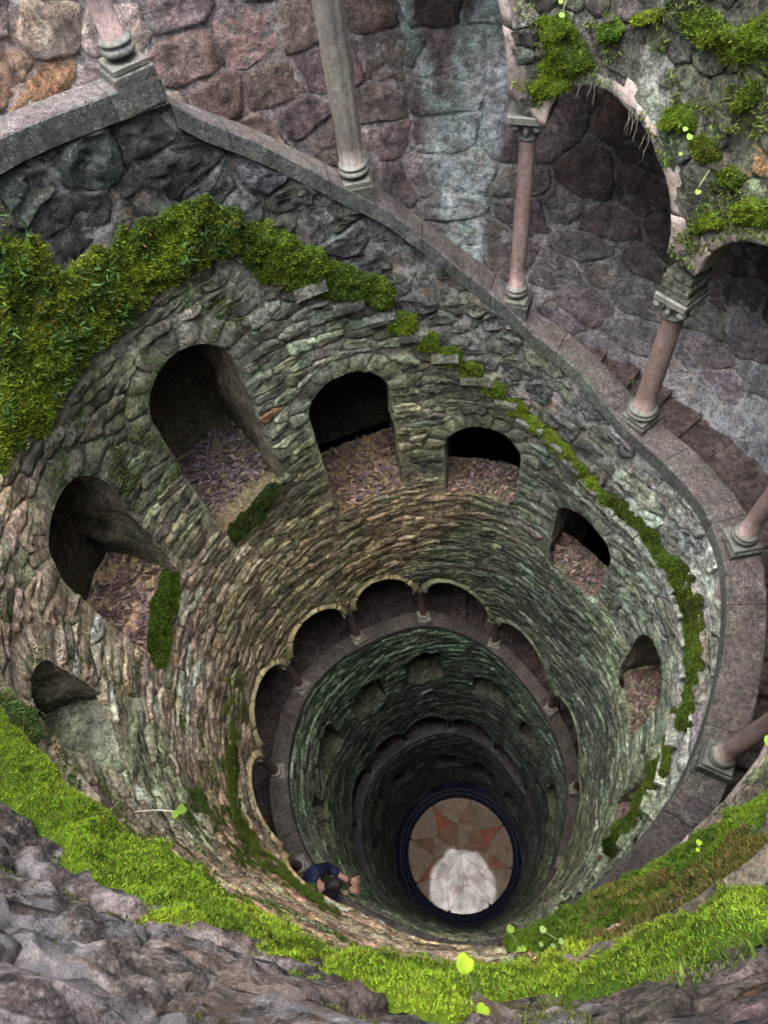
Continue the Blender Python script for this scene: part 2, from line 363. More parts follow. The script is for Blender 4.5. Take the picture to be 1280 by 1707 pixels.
# ------------------------------------------------------------------ wall sheets with cut openings (marching polygons)
def sheet(name, p0, p1, top, bot, rfun, ops, res, mat, parent=None, dr=.012, amp=.012, tintk=1.0, tintfun=None, kind=None):
    nu = max(2, int(math.radians(p1-p0)/res)+1)
    P = np.linspace(p0, p1, nu)
    T = top(P); B = bot(P)
    nv = max(2, int(np.max(B-T)/res)+1)
    s = np.linspace(0, 1, nv)
    PP = np.repeat(P[:, None], nv, 1); ZZ = T[:, None]+(B-T)[:, None]*s[None, :]
    f = np.full(PP.shape, 9.0)
    for o in ops:
        near = np.abs((P-o.pc+180) % 360-180) < math.degrees(o.hw)+4
        if near.any(): f[near] = np.minimum(f[near], o.f(PP[near], ZZ[near]))
    f = np.where(np.abs(f) < 1e-5, 1e-5, f)
    vid = {}; VP = []; VZ = []
    idx = -np.ones(PP.shape, int); pos = f > 0
    idx[pos] = np.arange(pos.sum()); VP = list(PP[pos]); VZ = list(ZZ[pos]); 
    a, b, c, d = pos[:-1, :-1], pos[1:, :-1], pos[1:, 1:], pos[:-1, 1:]
    full = a & b & c & d; part = (a | b | c | d) & ~full
    I, J = np.nonzero(full)
    F = [tuple(q) for q in np.stack([idx[I, J], idx[I, J+1], idx[I+1, J+1], idx[I+1, J]], 1).tolist()]
    for i, j in zip(*np.nonzero(part)):
        cor = [(i, j), (i, j+1), (i+1, j+1), (i+1, j)]; poly = []
        for k in range(4):
            A = cor[k]; Bc = cor[(k+1) % 4]
            if pos[A]: poly.append(int(idx[A]))
            if pos[A] != pos[Bc]:
                key = (min(A, Bc), max(A, Bc))
                if key not in vid:
                    A0, B0 = key; t = f[A0]/(f[A0]-f[B0])
                    VP.append(PP[A0]*(1-t)+PP[B0]*t); VZ.append(ZZ[A0]*(1-t)+ZZ[B0]*t); vid[key] = len(VP)-1
                poly.append(vid[key])
        if len(poly) > 2: F.append(tuple(poly))
    VP = np.array(VP); VZ = np.array(VZ)
    u = np.radians(VP)
    r = rfun(VP, VZ)+dr+amp*fbm(u*14, VZ*14, 5)
    V = W(VP, VZ, r)
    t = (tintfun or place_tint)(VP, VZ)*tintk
    o = mesh_obj(name, V, F, mat, parent, t)
    if kind: o['kind'] = kind
    return o

# ------------------------------------------------------------------ rubble stones
def clip(poly, nx, ny, d):
    out = []; n = len(poly)
    for i in range(n):
        x0, y0 = poly[i]; x1, y1 = poly[(i+1) % n]
        a = nx*x0+ny*y0-d; b = nx*x1+ny*y1-d
        if a <= 0: out.append((x0, y0))
        if (a < 0 < b) or (b < 0 < a):
            t = a/(a-b); out.append((x0+(x1-x0)*t, y0+(y1-y0)*t))
    return out
def resample(poly, n):
    P = np.array(poly); Q = np.roll(P, -1, 0); L = np.hypot(*(Q-P).T); c = np.r_[0, np.cumsum(L)]
    t = (np.arange(n)+.5)/n*c[-1]
    k = np.searchsorted(c, t, 'right')-1; k = np.clip(k, 0, len(P)-1)
    w = ((t-c[k])/np.maximum(L[k], 1e-9))[:, None]
    return P[k]*(1-w)+Q[k]*w
def stones(p0, p1, top, bot, rfun, wid, crs, relief, ops, n, mat, parent, seed=1, gap=.03, name='stone', maxparts=300, tintfun=None, vary=.35, minpx=70, tm=1.0, orange=.03, rough=1.0, dr0=0.0, overlay=None):
    rng = np.random.default_rng(seed)
    R0 = 1.0 if rfun is r_shaft else ROUT
    U0, U1 = math.radians(p0)*R0, math.radians(p1)*R0
    PA = np.linspace(p0, p1, 200); zmin, zmax = top(PA).min(), bot(PA).max()
    nr = int((zmax-zmin)/crs)+2; nc = int((U1-U0)/wid)+2
    rowj = rng.uniform(-.25, .25, nr)
    X = (np.arange(nc)[None, :]+.5*(np.arange(nr)[:, None] % 2)+rng.uniform(-.34, .34, (nr, nc)))
    Y = (np.arange(nr)[:, None]+rowj[:, None]+rng.uniform(-.27, .27, (nr, nc)))
    PU, PZ, CU, CZ = [], [], [], []; alive = rng.random((nr, nc)) > (.16 if n >= 10 else 0)
    for i in range(nr):
        for j in range(nc):
            if not alive[i, j]: continue
            x, y = X[i, j], Y[i, j]
            ph = math.degrees((U0+x*wid)/R0); z = zmin+y*crs
            if ph < p0 or ph > p1: continue
            if z < float(top(np.array([ph]))[0])+.2*crs or z > float(bot(np.array([ph]))[0])-.15*crs: continue
            bad = False
            for o in ops:
                if abs(((ph-o.pc+180) % 360)-180) < math.degrees(o.hw)+3 and float(o.f(ph, z)) < .012: bad = True; break
            if bad: continue
            poly = [(-1.2, -1.1), (1.2, -1.1), (1.2, 1.1), (-1.2, 1.1)]
            for a in range(max(0, i-2), min(nr, i+3)):
                for b in range(max(0, j-2), min(nc, j+3)):
                    if (a == i and b == j) or not alive[a, b]: continue
                    dx = X[a, b]-x; dy = Y[a, b]-y
                    q = dx*dx+dy*dy
                    if q > 5: continue
                    poly = clip(poly, dx, dy, q/2)
                    if len(poly) < 3: break
                if len(poly) < 3: break
            if len(poly) < 3: continue
            P = resample(poly, n)
            PU.append((P[:, 0]+x)*wid+U0); PZ.append((P[:, 1]+y)*crs+zmin); CU.append(x*wid+U0); CZ.append(z)
    if not PU: return
    PU = np.array(PU); PZ = np.array(PZ)
    cu = PU.mean(1, keepdims=True); cz_ = PZ.mean(1, keepdims=True)
    N = len(PU)
    # joints and ragged outline
    g = gap*min(wid, crs)
    L = np.hypot(PU-cu, PZ-cz_); k = 1-g/np.maximum(L, g*2)
    k = k*(1+.13*rough*(fbm(PU*60, PZ*60, seed+3)))
    PU = cu+(PU-cu)*k; PZ = cz_+(PZ-cz_)*k
    # keep clear of openings
    for o in ops:
        sel = np.abs((np.degrees(cu[:, 0]/R0)-o.pc+180) % 360-180) < math.degrees(o.hw)+25
        if not sel.any(): continue
        for _ in range(3):
            pu = PU[sel]; pz = PZ[sel]; e = 1e-3
            f = o.f(np.degrees(pu/R0), pz); fx = (o.f(np.degrees((pu+e)/R0), pz)-f)/e; fz = (o.f(np.degrees(pu/R0), pz+e)-f)/e
            mg = np.where(pz < o.zs+.02, max(o.vou, .008), .006)
            q = np.maximum(fx*fx+fz*fz, .3); st = np.maximum(mg-f, 0)/q
            PU[sel] = pu+st*fx; PZ[sel] = pz+st*fz
    cu = PU.mean(1, keepdims=True); cz_ = PZ.mean(1, keepdims=True)
    ph = np.degrees(PU/R0)
    PZ = np.clip(PZ, top(ph)+.002, bot(ph)-.002); ph = np.clip(ph, p0, p1); PU = np.radians(ph)*R0
    A = .5*np.abs(np.sum(PU*np.roll(PZ, -1, 1)-np.roll(PU, -1, 1)*PZ, 1))
    ok = A > .12*wid*crs
    PU, PZ, cu, cz_ = PU[ok], PZ[ok], cu[ok], cz_[ok]; N = len(PU)
    h = relief*rng.uniform(.45, 1.35, (N, 1)); tx = rng.uniform(-.35, .35, (N, 1)); tz = rng.uniform(-.5, .25, (N, 1))
    rings = [(1.0, -.5), (.985, .62), (.91, .93), (.55, 1.0)]
    if n >= 14: rings = [(1.0, -.5), (.988, .6), (.95, .9), (.8, .98), (.58, 1.0), (.3, 1.0)]
    nk = len(rings)
    VU, VZ, VH = [], [], []
    for s, q in rings:
        u = cu+(PU-cu)*s; z = cz_+(PZ-cz_)*s
        hh = h*q
        if q > 0: hh = hh*(1+tx*(u-cu)/wid+tz*(z-cz_)/crs)+rough*(relief*.7*fbm(u*26, z*34, seed)+relief*.45*fbm(u*95, z*95, seed+9))*(.4 if q < .5 else 1)
        else: hh = np.full_like(u, -.012)
        VU.append(u); VZ.append(z); VH.append(hh)
    VU.append(cu); VZ.append(cz_); VH.append(h*1.0+relief*.5*fbm(cu*26, cz_*34, seed))
    VU = np.concatenate(VU, 1); VZ = np.concatenate(VZ, 1); VH = np.concatenate(VH, 1)
    PH = np.degrees(VU/R0)
    r = rfun(PH, VZ)+dr0-VH
    V = W(PH, VZ, r)                       # N, 4n+1, 3
    F = []
    for q in range(nk-1):
        for i in range(n):
            j = (i+1) % n; F.append((q*n+i, (q+1)*n+i, (q+1)*n+j, q*n+j))
    for i in range(n): F.append(((nk-1)*n+i, nk*n, (nk-1)*n+(i+1) % n, (nk-1)*n+(i+1) % n))
    Fq = np.array(F); 
    F3 = [tuple(dict.fromkeys(f)) for f in F]
    # colours per stone
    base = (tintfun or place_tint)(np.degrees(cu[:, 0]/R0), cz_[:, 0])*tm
    br = np.exp(rng.normal(0, vary, (N, 1)))
    hue = rng.normal(0, .02 if mat is M_ROCK else .035 if mat is M_GAL else .05, (N, 3))
    col = np.clip(base*br*(1+hue), .015, .75)
    if orange:
        oo = rng.random(N) < orange
        col[oo] = col[oo].mean(1, keepdims=True)*np.array([1.7, .95, .5])
    nv_ = V.shape[1]; colv = np.repeat(col[:, None], nv_, 1)
    if overlay is not None:
        kk, oc = overlay(PH.ravel(), VZ.ravel()); kk = kk.reshape(N, nv_, 1); colv = colv*(1-kk)+oc.reshape(N, nv_, 3)*kk
    px = PX(V[:, n:2*n])
    x, y = px[..., 0], px[..., 1]
    area = .5*np.abs(np.sum(x*np.roll(y, -1, 1)-np.roll(x, -1, 1)*y, 1))
    inside = (x.mean(1) > -20) & (x.mean(1) < 1300) & (y.mean(1) > -20) & (y.mean(1) < 1727) & np.isfinite(area)
    area = np.where(inside, area, 0)
    order = np.argsort(-area)
    chosen = [i for i in order[:maxparts] if area[i] > minpx]
    rest = np.ones(N, bool); rest[chosen] = False
    for i in chosen: mesh_obj(name, V[i], F3, mat, parent, colv[i], center=True)
    if rest.any():
        VV = V[rest].reshape(-1, 3); m = rest.sum(); nv = nk*n+1
        FF = []
        off = (np.arange(m)*nv)
        quads = Fq[:(nk-1)*n]; tris = np.array([f for f in F3[(nk-1)*n:]])
        # one mesh: quads then tris
        me = bpy.data.meshes.new(name+'s'); Qa = (quads[None]+off[:, None, None]).reshape(-1, 4); Ta = (tris[None]+off[:, None, None]).reshape(-1, 3)
        me.vertices.add(len(VV)); me.vertices.foreach_set('co', VV.ravel())
        me.loops.add(Qa.size+Ta.size); me.loops.foreach_set('vertex_index', np.r_[Qa.ravel(), Ta.ravel()].astype(np.int32))
        nf = len(Qa)+len(Ta); me.polygons.add(nf)
        st = np.r_[np.arange(len(Qa))*4, Qa.size+np.arange(len(Ta))*3].astype(np.int32); tt = np.r_[np.full(len(Qa), 4), np.full(len(Ta), 3)].astype(np.int32)
        me.polygons.foreach_set('loop_start', st); me.polygons.foreach_set('loop_total', tt)
        me.update(calc_edges=True); me.polygons.foreach_set('use_smooth', np.ones(nf, bool))
        set_tint(me, colv[rest].reshape(-1, 3)); me.materials.append(mat)
        o = bpy.data.objects.new('small_'+name+'s', me); COL.objects.link(o); o['kind'] = 'stuff'
        if parent: o.parent = parent; o.location = -parent.location
    return

# ------------------------------------------------------------------ the shaft wall, storey by storey
GAPC = .062
def cop_bottom(p): return cz(p)+GAPC
def near_top(p):
    p = np.asarray(p, float)
    return np.where(p < -100, .1, cz(p)+GAPC)
def sel_arch(a, b): return [o for o in ARCH if a-12 < o.pc < b+12]
def sel_niche(a, b): return [o for o in NICHE if a < o.pc <= b]

def opening_parts(parent, arches, niches, mat_v, first):
    for o in niches:
        H0 = o.H; o.H = H0+(.45 if o.void else .02); op, oz = o.outline(); o.H = H0
        n = len(op); DB = .85 if o.void else o.fd+.03; depth = np.r_[-.003, .012, .03, np.linspace(.05, DB, 16 if not o.turn else 6)]
        du_ = np.radians(op-o.pc); sgn = np.clip(du_/o.hw, -1, 1); upf = np.clip((o.zs-oz)/o.rise, 0, 1)
        V = []; T = []
        for k, d in enumerate(depth):
            crs_ = (fbm(oz*30+5*np.sign(du_), d*7+du_*3, 4)+.6*fbm(oz*70, d*30, 5))*.026*(1 if k > 1 else .3)
            z = oz+upf*crs_; pp_ = op+np.degrees(sgn*crs_)*(1-upf)+0*op
            V.append(W(pp_, z, rr(op)+d+.006*fbm(np.radians(op)*25+k, oz*25, 8)*(k > 0)))
            f = min(1, d/.3); cj = np.array([.30, .26, .21])*(1-f)+np.array([.15, .115, .085])*f  # jamb colour fades darker inward, recess shade put into the tint
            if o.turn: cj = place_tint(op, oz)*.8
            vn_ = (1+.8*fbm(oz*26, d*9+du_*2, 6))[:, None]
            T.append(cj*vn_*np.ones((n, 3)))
        V = np.concatenate(V); T = np.concatenate(T)
        F = [(k*n+i, k*n+i+1, (k+1)*n+i+1, (k+1)*n+i) for k in range(len(depth)-1) for i in range(n-1)]
        F.append(tuple((len(depth)-1)*n+i for i in range(n)))
        # sill: closes the bottom, sloping outward
        mb = MB().add(V, F, T)
        gp = np.linspace(op[0]-.4, op[-1]+.4, 15); gd = np.array([-.012, .02, .06, .3*o.fd, .55*o.fd, .8*o.fd, o.fd])
        PP, DD = np.meshgrid(gp, gd, indexing='ij')
        zz = o.zs+o.H-.004-.10*np.clip(DD, 0, 1)*(1+0*PP)+.022*fbm(PP*.45, DD*16, 3)
        G = W(PP.ravel(), zz.ravel(), (rr(PP)+DD).ravel())
        FF = [(i*7+j, (i+1)*7+j, (i+1)*7+j+1, i*7+j+1) for i in range(14) for j in range(6)]
        mb.add(G, FF, place_tint(PP.ravel(), zz.ravel())*np.array([1.15, .98, .86]) if o.turn or o.pc > -100 else np.array([.36, .36, .26]))
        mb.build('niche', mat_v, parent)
        if o.turn == 0:
            m = 9
            for i in range(m):
                a0 = math.pi*(1-(i+.06)/m); a1 = math.pi*(1-(i+.94)/m)
                pts = []
                jit = random.uniform(-.02, .015)
                for (a, g) in ((a0, .006), (a1, .006), (a1, .105+jit), (a0, .105+jit)): pts.append(((o.hw+g)*math.cos(a), (o.rise+g)*math.sin(a)))
                P = resample(pts, 10); P = P+np.stack([fbm(P[:, 0]*40, P[:, 1]*40, i), fbm(P[:, 0]*40, P[:, 1]*40, i+7)], 1)*.006; c = P.mean(0)
                V = []; 
                hgt = random.uniform(.008, .015)
                for s, h in ((1.0, -.012), (.98, hgt*.75), (.88, hgt)):
                    q = c+(P-c)*s; pp = o.pc+np.degrees(q[:, 0]); zz = o.zs-q[:, 1]
                    V.append(W(pp, zz, rr(pp)-h-.004*fbm(q[:, 0]*60, q[:, 1]*60, i)))
                pp = o.pc+math.degrees(c[0]); zz = o.zs-c[1]
                V.append(W(np.array([pp]), np.array([zz]), rr(np.array([pp]))-hgt))
                F = [(k*10+j, (k+1)*10+j, (k+1)*10+(j+1) % 10, k*10+(j+1) % 10) for k in range(2) for j in range(10)]+[(20+j, 30, 20+(j+1) % 10) for j in range(10)]
                t = place_tint(pp, zz)[0]*random.uniform(.8, 1.5)
                mesh_obj('voussoir', np.concatenate(V), F, mat_v, parent, t, center=True)
    for o in arches:
        # arch soffit, wall thickness .16, and the raised arch band
        op, oz = o.outline(26); keep = (oz < o.zs+o.slope*np.radians(op-o.pc)+.01); op = op[keep]; oz = oz[keep]; n = len(op)
        V = []
        for d in (.012, .05, .08, .11): V.append(W(op, oz, rr(op)+d))
        F = [(k*n+i, k*n+i+1, (k+1)*n+i+1, (k+1)*n+i) for k in range(3) for i in range(n-1)]
        mesh_obj('arch_soffit', np.concatenate(V), F, M_SMOOTH, parent, np.tile(place_tint(op, oz)*np.array([1.1, 1, .9]), (4, 1)))
        if first: wd, ht = .058, .014
        else: wd, ht = .042, .022
        prof = [(.000, -.012), (.000, ht*.8), (.008, ht), (wd*.5, ht*.85), (wd*.55, ht*.55), (wd*.95, ht*.5), (wd, -.012)]
        nb = 7 if first else 5
        for q in range(nb):
            a = np.pi*(1-np.linspace((q+.012)/nb, (q+.988)/nb, 7)); V = []
            for g, h in prof:
                du = (o.hw+g)*np.cos(a); y = (o.rise+g)*np.sin(a); pp = o.pc+np.degrees(du); zz = o.zs+o.slope*du-y
                V.append(W(pp, zz, rr(pp)-h-.003*fbm(du*50, y*50, 2)))
            k = len(prof)
            F = [(i*7+j, i*7+j+1, (i+1)*7+j+1, (i+1)*7+j) for i in range(k-1) for j in range(6)]
            F += [tuple(i*7 for i in range(k)), tuple(i*7+6 for i in range(k))[::-1]]
            pm, zm = o.pc, o.zs-.2
            t = place_tint(pm, zm)[0]*random.uniform(1.0, 1.5)
            if not first: t = t*np.array([1.0, 1.0, .85])
            elif random.random() < .6: t = np.array([.27, .22, .20])*random.uniform(.8, 1.1)
            mesh_obj('arch_stone', np.concatenate(V), F, M_SMOOTH, parent, t, center=True)

def well_storey(label, cat, p0, p1, top, bot, arches, niches, sw, sc, rel, n, res, matS, seed, first=False, tm=1.0, minpx=70, orange=.03, vary=.35, mdr=-.002, mamp=.008, tf=None):
    c = W((p0+min(p1, p0+180))/2, 0, 1.0)
    t = thing('shaft_wall', label, cat, (0, 0, float(W(0, bot(np.array([p0]))[0], 0)[2])))
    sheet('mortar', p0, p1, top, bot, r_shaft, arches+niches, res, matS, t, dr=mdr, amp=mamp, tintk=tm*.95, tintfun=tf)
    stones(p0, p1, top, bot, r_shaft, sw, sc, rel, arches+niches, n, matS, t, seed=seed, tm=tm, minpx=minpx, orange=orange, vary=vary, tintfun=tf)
    opening_parts(t, arches, niches, matS, first)
    return t
for o in ARCH: o.vou = .05
def earth_tint(p, z):
    p = np.atleast_1d(p); z = np.atleast_1d(z); t = place_tint(p, z)
    k = np.clip(1.3-np.hypot((p-50.2-20*(z-.88))/3.0, (z-.89)/.11)+.5*fbm(p*.8, z*14, 4), 0, 1)[:, None]
    k2 = np.clip(1.2-np.hypot((p-38.5)/3.6, (z-.76)/.035)+.4*fbm(p*.8, z*14, 5), 0, 1)[:, None]
    k3 = np.clip(1.2-np.hypot((p-28.6)/1.3, (z-.72)/.10)+.4*fbm(p*.8, z*14, 6), 0, 1)[:, None]
    t = t*(1-k)+np.array([.55, .58, .50])*k
    return t*(1-k2)*(1-k3)+np.array([.42, .37, .34])*np.maximum(k2*(1-k3), 0)+np.array([.36, .30, .27])*k3
# wall over the first flight of the arcade
well_storey('mossy earth-dark wall with arches over the topmost columns, upper right', 'wall', -0.5, 180, lambda p: np.full(np.shape(p), -.4),
            lambda p: cz(p)-.685, [o for o in ARCH if -5 < o.pc < 182], [], .060, .045, .012, 10, .02, M_EARTH, 11, first=True, vary=.3, minpx=150, mdr=-.006, mamp=.016, tf=earth_tint)
# topmost storey, two bands: dark big stones above the ledge, thinner courses below
LEDGE = .465
def ledge_z(p):
    p = np.asarray(p, float)
    q = (p+180) % 360-180
    v = cz(p)+LEDGE
    return np.where(p < -100, 1.12, np.where(p < -60, 1.12+(v-1.12)*(p+100)/40, v))
wt = thing('shaft_wall', 'band of big dark rubble stones between topmost coping and mossy ledge', 'wall', (0, 0, float(W(0, 2.0, 0)[2])))
sheet('mortar', -180, 180, near_top, ledge_z, r_shaft, [], .015, M_ROCK, wt, dr=.004, amp=.010, tintk=.8)
stones(-104, 180, near_top, ledge_z, r_shaft, .15, .105, .022, [], 16, M_STONE, wt, seed=21, gap=.035, orange=.01, dr0=.014, rough=1.4, vary=.25)
stones(-180, -104, near_top, lambda p: ledge_z(p)-.03, r_shaft, .20, .13, .022, [], 30, M_ROCK, wt, seed=22, gap=.015, rough=1.1, orange=0, vary=.12)
w1 = thing('shaft_wall', 'weathered rubble wall with deep leafy niches under the topmost mossy ledge', 'wall', (0, 0, float(W(0, 4.0, 0)[2])))
A1 = [o for o in ARCH if 178 < o.pc < 545]; N1 = [o for o in NICHE if o.turn == 0]
bot1 = lambda p: cz(np.asarray(p)+360)-.585
sheet('mortar', -180, 180, ledge_z, bot1, r_shaft, A1+N1, .015, M_STONE, w1, dr=-.0055, amp=.009, tintfun=lambda p, z: place_tint(p, z)*1.05+.10*np.exp(-((p-92)/32)**2)[:, None])
stones(-180, 180, ledge_z, bot1, r_shaft, .112, .046, .0155, A1+N1, 12, M_STONE, w1, seed=31, minpx=60, gap=.03, rough=1.15, orange=.006)
opening_parts(w1, A1, N1, M_STONE, False)
# second and third storeys, foot of the shaft
bot2 = lambda p: cz(np.asarray(p)+360)-.585
A2 = [o for o in ARCH if 538 < o.pc < 905]
well_storey('greenish damp rubble wall with small dark niches under the second coping', 'wall', 180, 540, cop_bottom, bot2, A2, [o for o in NICHE if o.turn == 1],
            .12, .052, .020, 8, .03, M_WET, 41, tm=1.0, minpx=60, orange=0)
bot3 = lambda p: np.full(np.shape(p), ZF)
well_storey('black wet rubble wall at the foot of the shaft around the floor', 'wall', 540, 900, cop_bottom, bot3, [], [o for o in NICHE if o.turn == 2],
            .15, .075, .022, 8, .04, M_WET, 51, tm=1.0, minpx=60, orange=0)

# ------------------------------------------------------------------ ledge (string course), coping
def sweep_block(pa, pb, zf, prof, jit=0, nseg=5, rough=.004, level=False, wf=None):
    # prof: list of (dr, dz) around the section; returns V, F
    pp = np.linspace(pa, pb, nseg); zc = zf(pp) if not level else np.full(nseg, float(zf(np.array([(pa+pb)/2]))[0]))
    V = []
    for (d, dz) in prof:
        if wf is not None and d > 0: d = d*wf(pp)
        V.append(W(pp, zc+dz+jit, rr(pp)+d+rough*fbm(np.radians(pp)*40, (zc+dz)*40+np.mean(d)*30, 6)))
    k = len(prof); V = np.concatenate(V)
    F = [(i*nseg+j, i*nseg+j+1, ((i+1) % k)*nseg+j+1, ((i+1) % k)*nseg+j) for i in range(k) for j in range(nseg-1)]
    F += [tuple(i*nseg for i in range(k)), tuple(i*nseg+nseg-1 for i in range(k))[::-1]]
    return V, F
LP = [(.01, -.005), (-.034, -.001), (-.042, .008), (-.040, .034), (-.030, .046), (.01, .05)]
def ledge(label, p0, p1, zf, step, prof, mat, tm, cat='ledge', level=True):
    t = thing('string_course', label, cat, (0, 0, float(W(0, zf(np.array([p0]))[0], 0)[2])))
    p = p0
    while p < p1-.1:
        q = min(p+step*random.uniform(.8, 1.2), p1)
        V, F = sweep_block(p+.12, q-.12, zf, [(a*random.uniform(.85, 1.1), b) for a, b in prof], random.uniform(-.004, .004), level=level)
        pm = (p+q)/2
        tt = place_tint(pm, float(zf(np.array([pm]))[0]))[0]*tm*random.uniform(.8, 1.4)
        mesh_obj('ledge_stone', V, F, mat, t, tt, center=True, smooth=False)
        p = q
    return t
ledge('stone ledge buried in the bright foreground moss at the bottom left', -180, -112, ledge_z, 7, LP, M_STONE, 1.0)
ledge('projecting stone ledge blocks stepping down from above the second niche to the right side', -14, 166, ledge_z, 7, LP, M_STONE, 1.0)
ledge('short piece of ledge under the foreground moss at the lower right', 156, 180, lambda p: 1.04+.003*(np.asarray(p)-156), 7, LP, M_STONE, 1.0)
LP2 = [(.01, -.004), (-.022, -.002), (-.028, .005), (-.026, .022), (-.016, .030), (.01, .032)]
ledge('thin pale-edged stone ledge round the second storey below its coping', 180, 540, lambda p: cz(p)+.40, 8, LP2, M_WET, 1.5)
ledge('thin wet stone ledge round the lowest storey near the floor', 540, 850, lambda p: cz(p)+.40, 9, LP2, M_WET, 1.6)

CP = [(-.018, .005), (-.012, 0.0), (.098, -.002), (.104, .006), (.104, .062), (-.008, .068), (-.018, .062)]
def cop_w(p): return np.interp(p, [-104, -24, 30, 90], [.66, .70, .86, 1.0])
def coping(label, p0, p1, segs, tcol, n):
    t = thing('coping', label, 'coping', (0, 0, float(W(0, cz(np.array([p0]))[0], 0)[2])))
    for a, b in zip(segs[:-1], segs[1:]):
        V, F = sweep_block(a+.06, b-.06, cz, CP, 0, n, rough=.003, wf=cop_w)
        tt = np.tile(np.array(tcol)*random.uniform(.9, 1.1)*np.array([random.uniform(.97, 1.05), 1, random.uniform(.97, 1.05)]), (len(V), 1))
        k_ = len(V)//len(CP); tt[:k_] = tt[5*k_:] = np.array([.06, .065, .06])*random.uniform(.8, 1.2)   # dark grey-green inner face
        mesh_obj('coping_stone', V, F, M_COP, t, tt, center=True, smooth=False)
    return t
def segs(p0, p1, extra=()):
    s = sorted([p0, p1]+[c+o for c in COLS for o in (-4.5, 10.5) if p0+2 < c+o < p1-2]+list(extra)); return s
coping('pinkish granite coping winding down past the topmost columns', -104, 180, segs(-104, 180, (-24.0, -48, -64, -84)), (.078, .066, .064), 9)
coping('dusky stone coping winding under the second row of columns', 180, 540, segs(180, 540), (.088, .074, .07), 7)
coping('dark wet coping winding past the lowest columns above the floor', 540, 880, segs(540, 880), (.09, .085, .085), 6)

# gallery side of the parapets (hidden edge of each gallery) and ceilings over the galleries
def strip_rz(name, pts_p, rz, mat, tint, parent=None):
    # rz: list of (r function, z function) across
    V = []; n = len(pts_p)
    for rf, zf in rz: V.append(W(pts_p, zf(pts_p), rf(pts_p)))
    F = [(i*n+j, i*n+j+1, (i+1)*n+j+1, (i+1)*n+j) for i in range(len(rz)-1) for j in range(n-1)]
    return mesh_obj(name, np.concatenate(V), F, mat, parent, np.array(tint, float))
gp = thing('parapet_back', 'plain inner face of the winding parapet beside the stairs', 'wall', (0, 0, 0))
PP = np.arange(-104, 901, 2.0)
strip_rz('render', PP, [(lambda p: rr(p)+.098*cop_w(p), lambda p: cz(p)+.06), (lambda p: rr(p)+.10*cop_w(p), lambda p: cz(p)+.60)], M_GAL, (.16, .14, .13), gp)
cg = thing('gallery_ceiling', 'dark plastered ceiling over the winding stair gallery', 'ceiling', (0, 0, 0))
PP = np.r_[np.arange(-4, 40, 1.0), np.arange(40, 901, 3.0)]
ceil_z = lambda p: np.where(p < 28, np.maximum(-.36, cz(p)-1.05), cz(p)-.94)
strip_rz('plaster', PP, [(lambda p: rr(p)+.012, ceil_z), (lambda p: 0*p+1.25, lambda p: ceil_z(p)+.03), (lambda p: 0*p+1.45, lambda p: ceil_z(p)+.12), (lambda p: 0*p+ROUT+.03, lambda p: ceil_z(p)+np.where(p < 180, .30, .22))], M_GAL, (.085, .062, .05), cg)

# ------------------------------------------------------------------ gallery: outer wall, stair treads
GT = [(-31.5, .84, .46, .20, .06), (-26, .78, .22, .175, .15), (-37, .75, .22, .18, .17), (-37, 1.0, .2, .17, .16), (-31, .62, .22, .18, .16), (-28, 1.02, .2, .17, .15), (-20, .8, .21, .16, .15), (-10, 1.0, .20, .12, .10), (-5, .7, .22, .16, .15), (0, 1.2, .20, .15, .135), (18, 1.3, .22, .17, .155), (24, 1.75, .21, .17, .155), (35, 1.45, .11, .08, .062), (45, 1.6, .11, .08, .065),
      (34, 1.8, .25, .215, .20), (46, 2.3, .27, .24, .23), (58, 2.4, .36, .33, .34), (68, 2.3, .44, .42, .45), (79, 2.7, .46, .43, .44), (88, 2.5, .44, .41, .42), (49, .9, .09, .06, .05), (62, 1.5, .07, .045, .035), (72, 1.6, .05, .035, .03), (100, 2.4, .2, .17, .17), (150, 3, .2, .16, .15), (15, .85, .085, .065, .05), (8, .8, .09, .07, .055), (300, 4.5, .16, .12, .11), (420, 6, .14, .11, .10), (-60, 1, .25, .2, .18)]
GTA = np.array(GT)  # dark browns under the arches mix stone colour with painted arcade shade
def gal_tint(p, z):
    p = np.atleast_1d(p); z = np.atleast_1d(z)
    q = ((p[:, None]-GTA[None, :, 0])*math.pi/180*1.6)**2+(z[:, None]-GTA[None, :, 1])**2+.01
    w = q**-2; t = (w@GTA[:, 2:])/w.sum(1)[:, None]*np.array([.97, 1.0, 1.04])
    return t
def lime(p, z):          # white-blue lime run down the wall behind the second bay (a real stain with its own outline)
    w1 = 1.6*fbm(z*9, p*.25, 3); 
    c = np.interp(z, [.4, 1.0, 1.25, 1.5, 1.8], [21.5, 21.0, 19.0, 17.5, 18]); wd = np.interp(z, [.4, 1.0, 1.3, 1.6, 1.95], [1.0, 2.0, 4.4, 4.2, 2.0])
    m1 = np.clip((1.25-np.abs(p-c-w1)/wd)*2.2, 0, 1)*(.45+.55*(fbm(p*.9, z*16, 7) > -.15))
    c2 = np.interp(z, [.4, .7, .9, 1.2, 1.4], [9, 9.5, 10.5, 13.5, 16.5])
    m2 = np.clip((1.1-np.abs(p-c2-.8*fbm(z*14, 0*p, 9))/.9)*2, 0, 1)*(z < 1.45)
    k = np.clip(np.maximum(m1, m2*.9), 0, 1)*.92
    q = np.clip(.5+fbm(p*.5, z*5, 12), 0, 1)[:, None]
    return k, 1.75*np.array([.62, .66, .69])*q+np.array([.36, .47, .43])*(1-q)
def gal_tint_l(p, z):
    k, c = lime(p, z); k = k[:, None]; return ((gal_tint(p, z)*.35+gal_tint(p, z).mean(1)[:, None]*.65*np.array([1.03, .98, .97]))*1.9+.03)*(1-k)+c*k
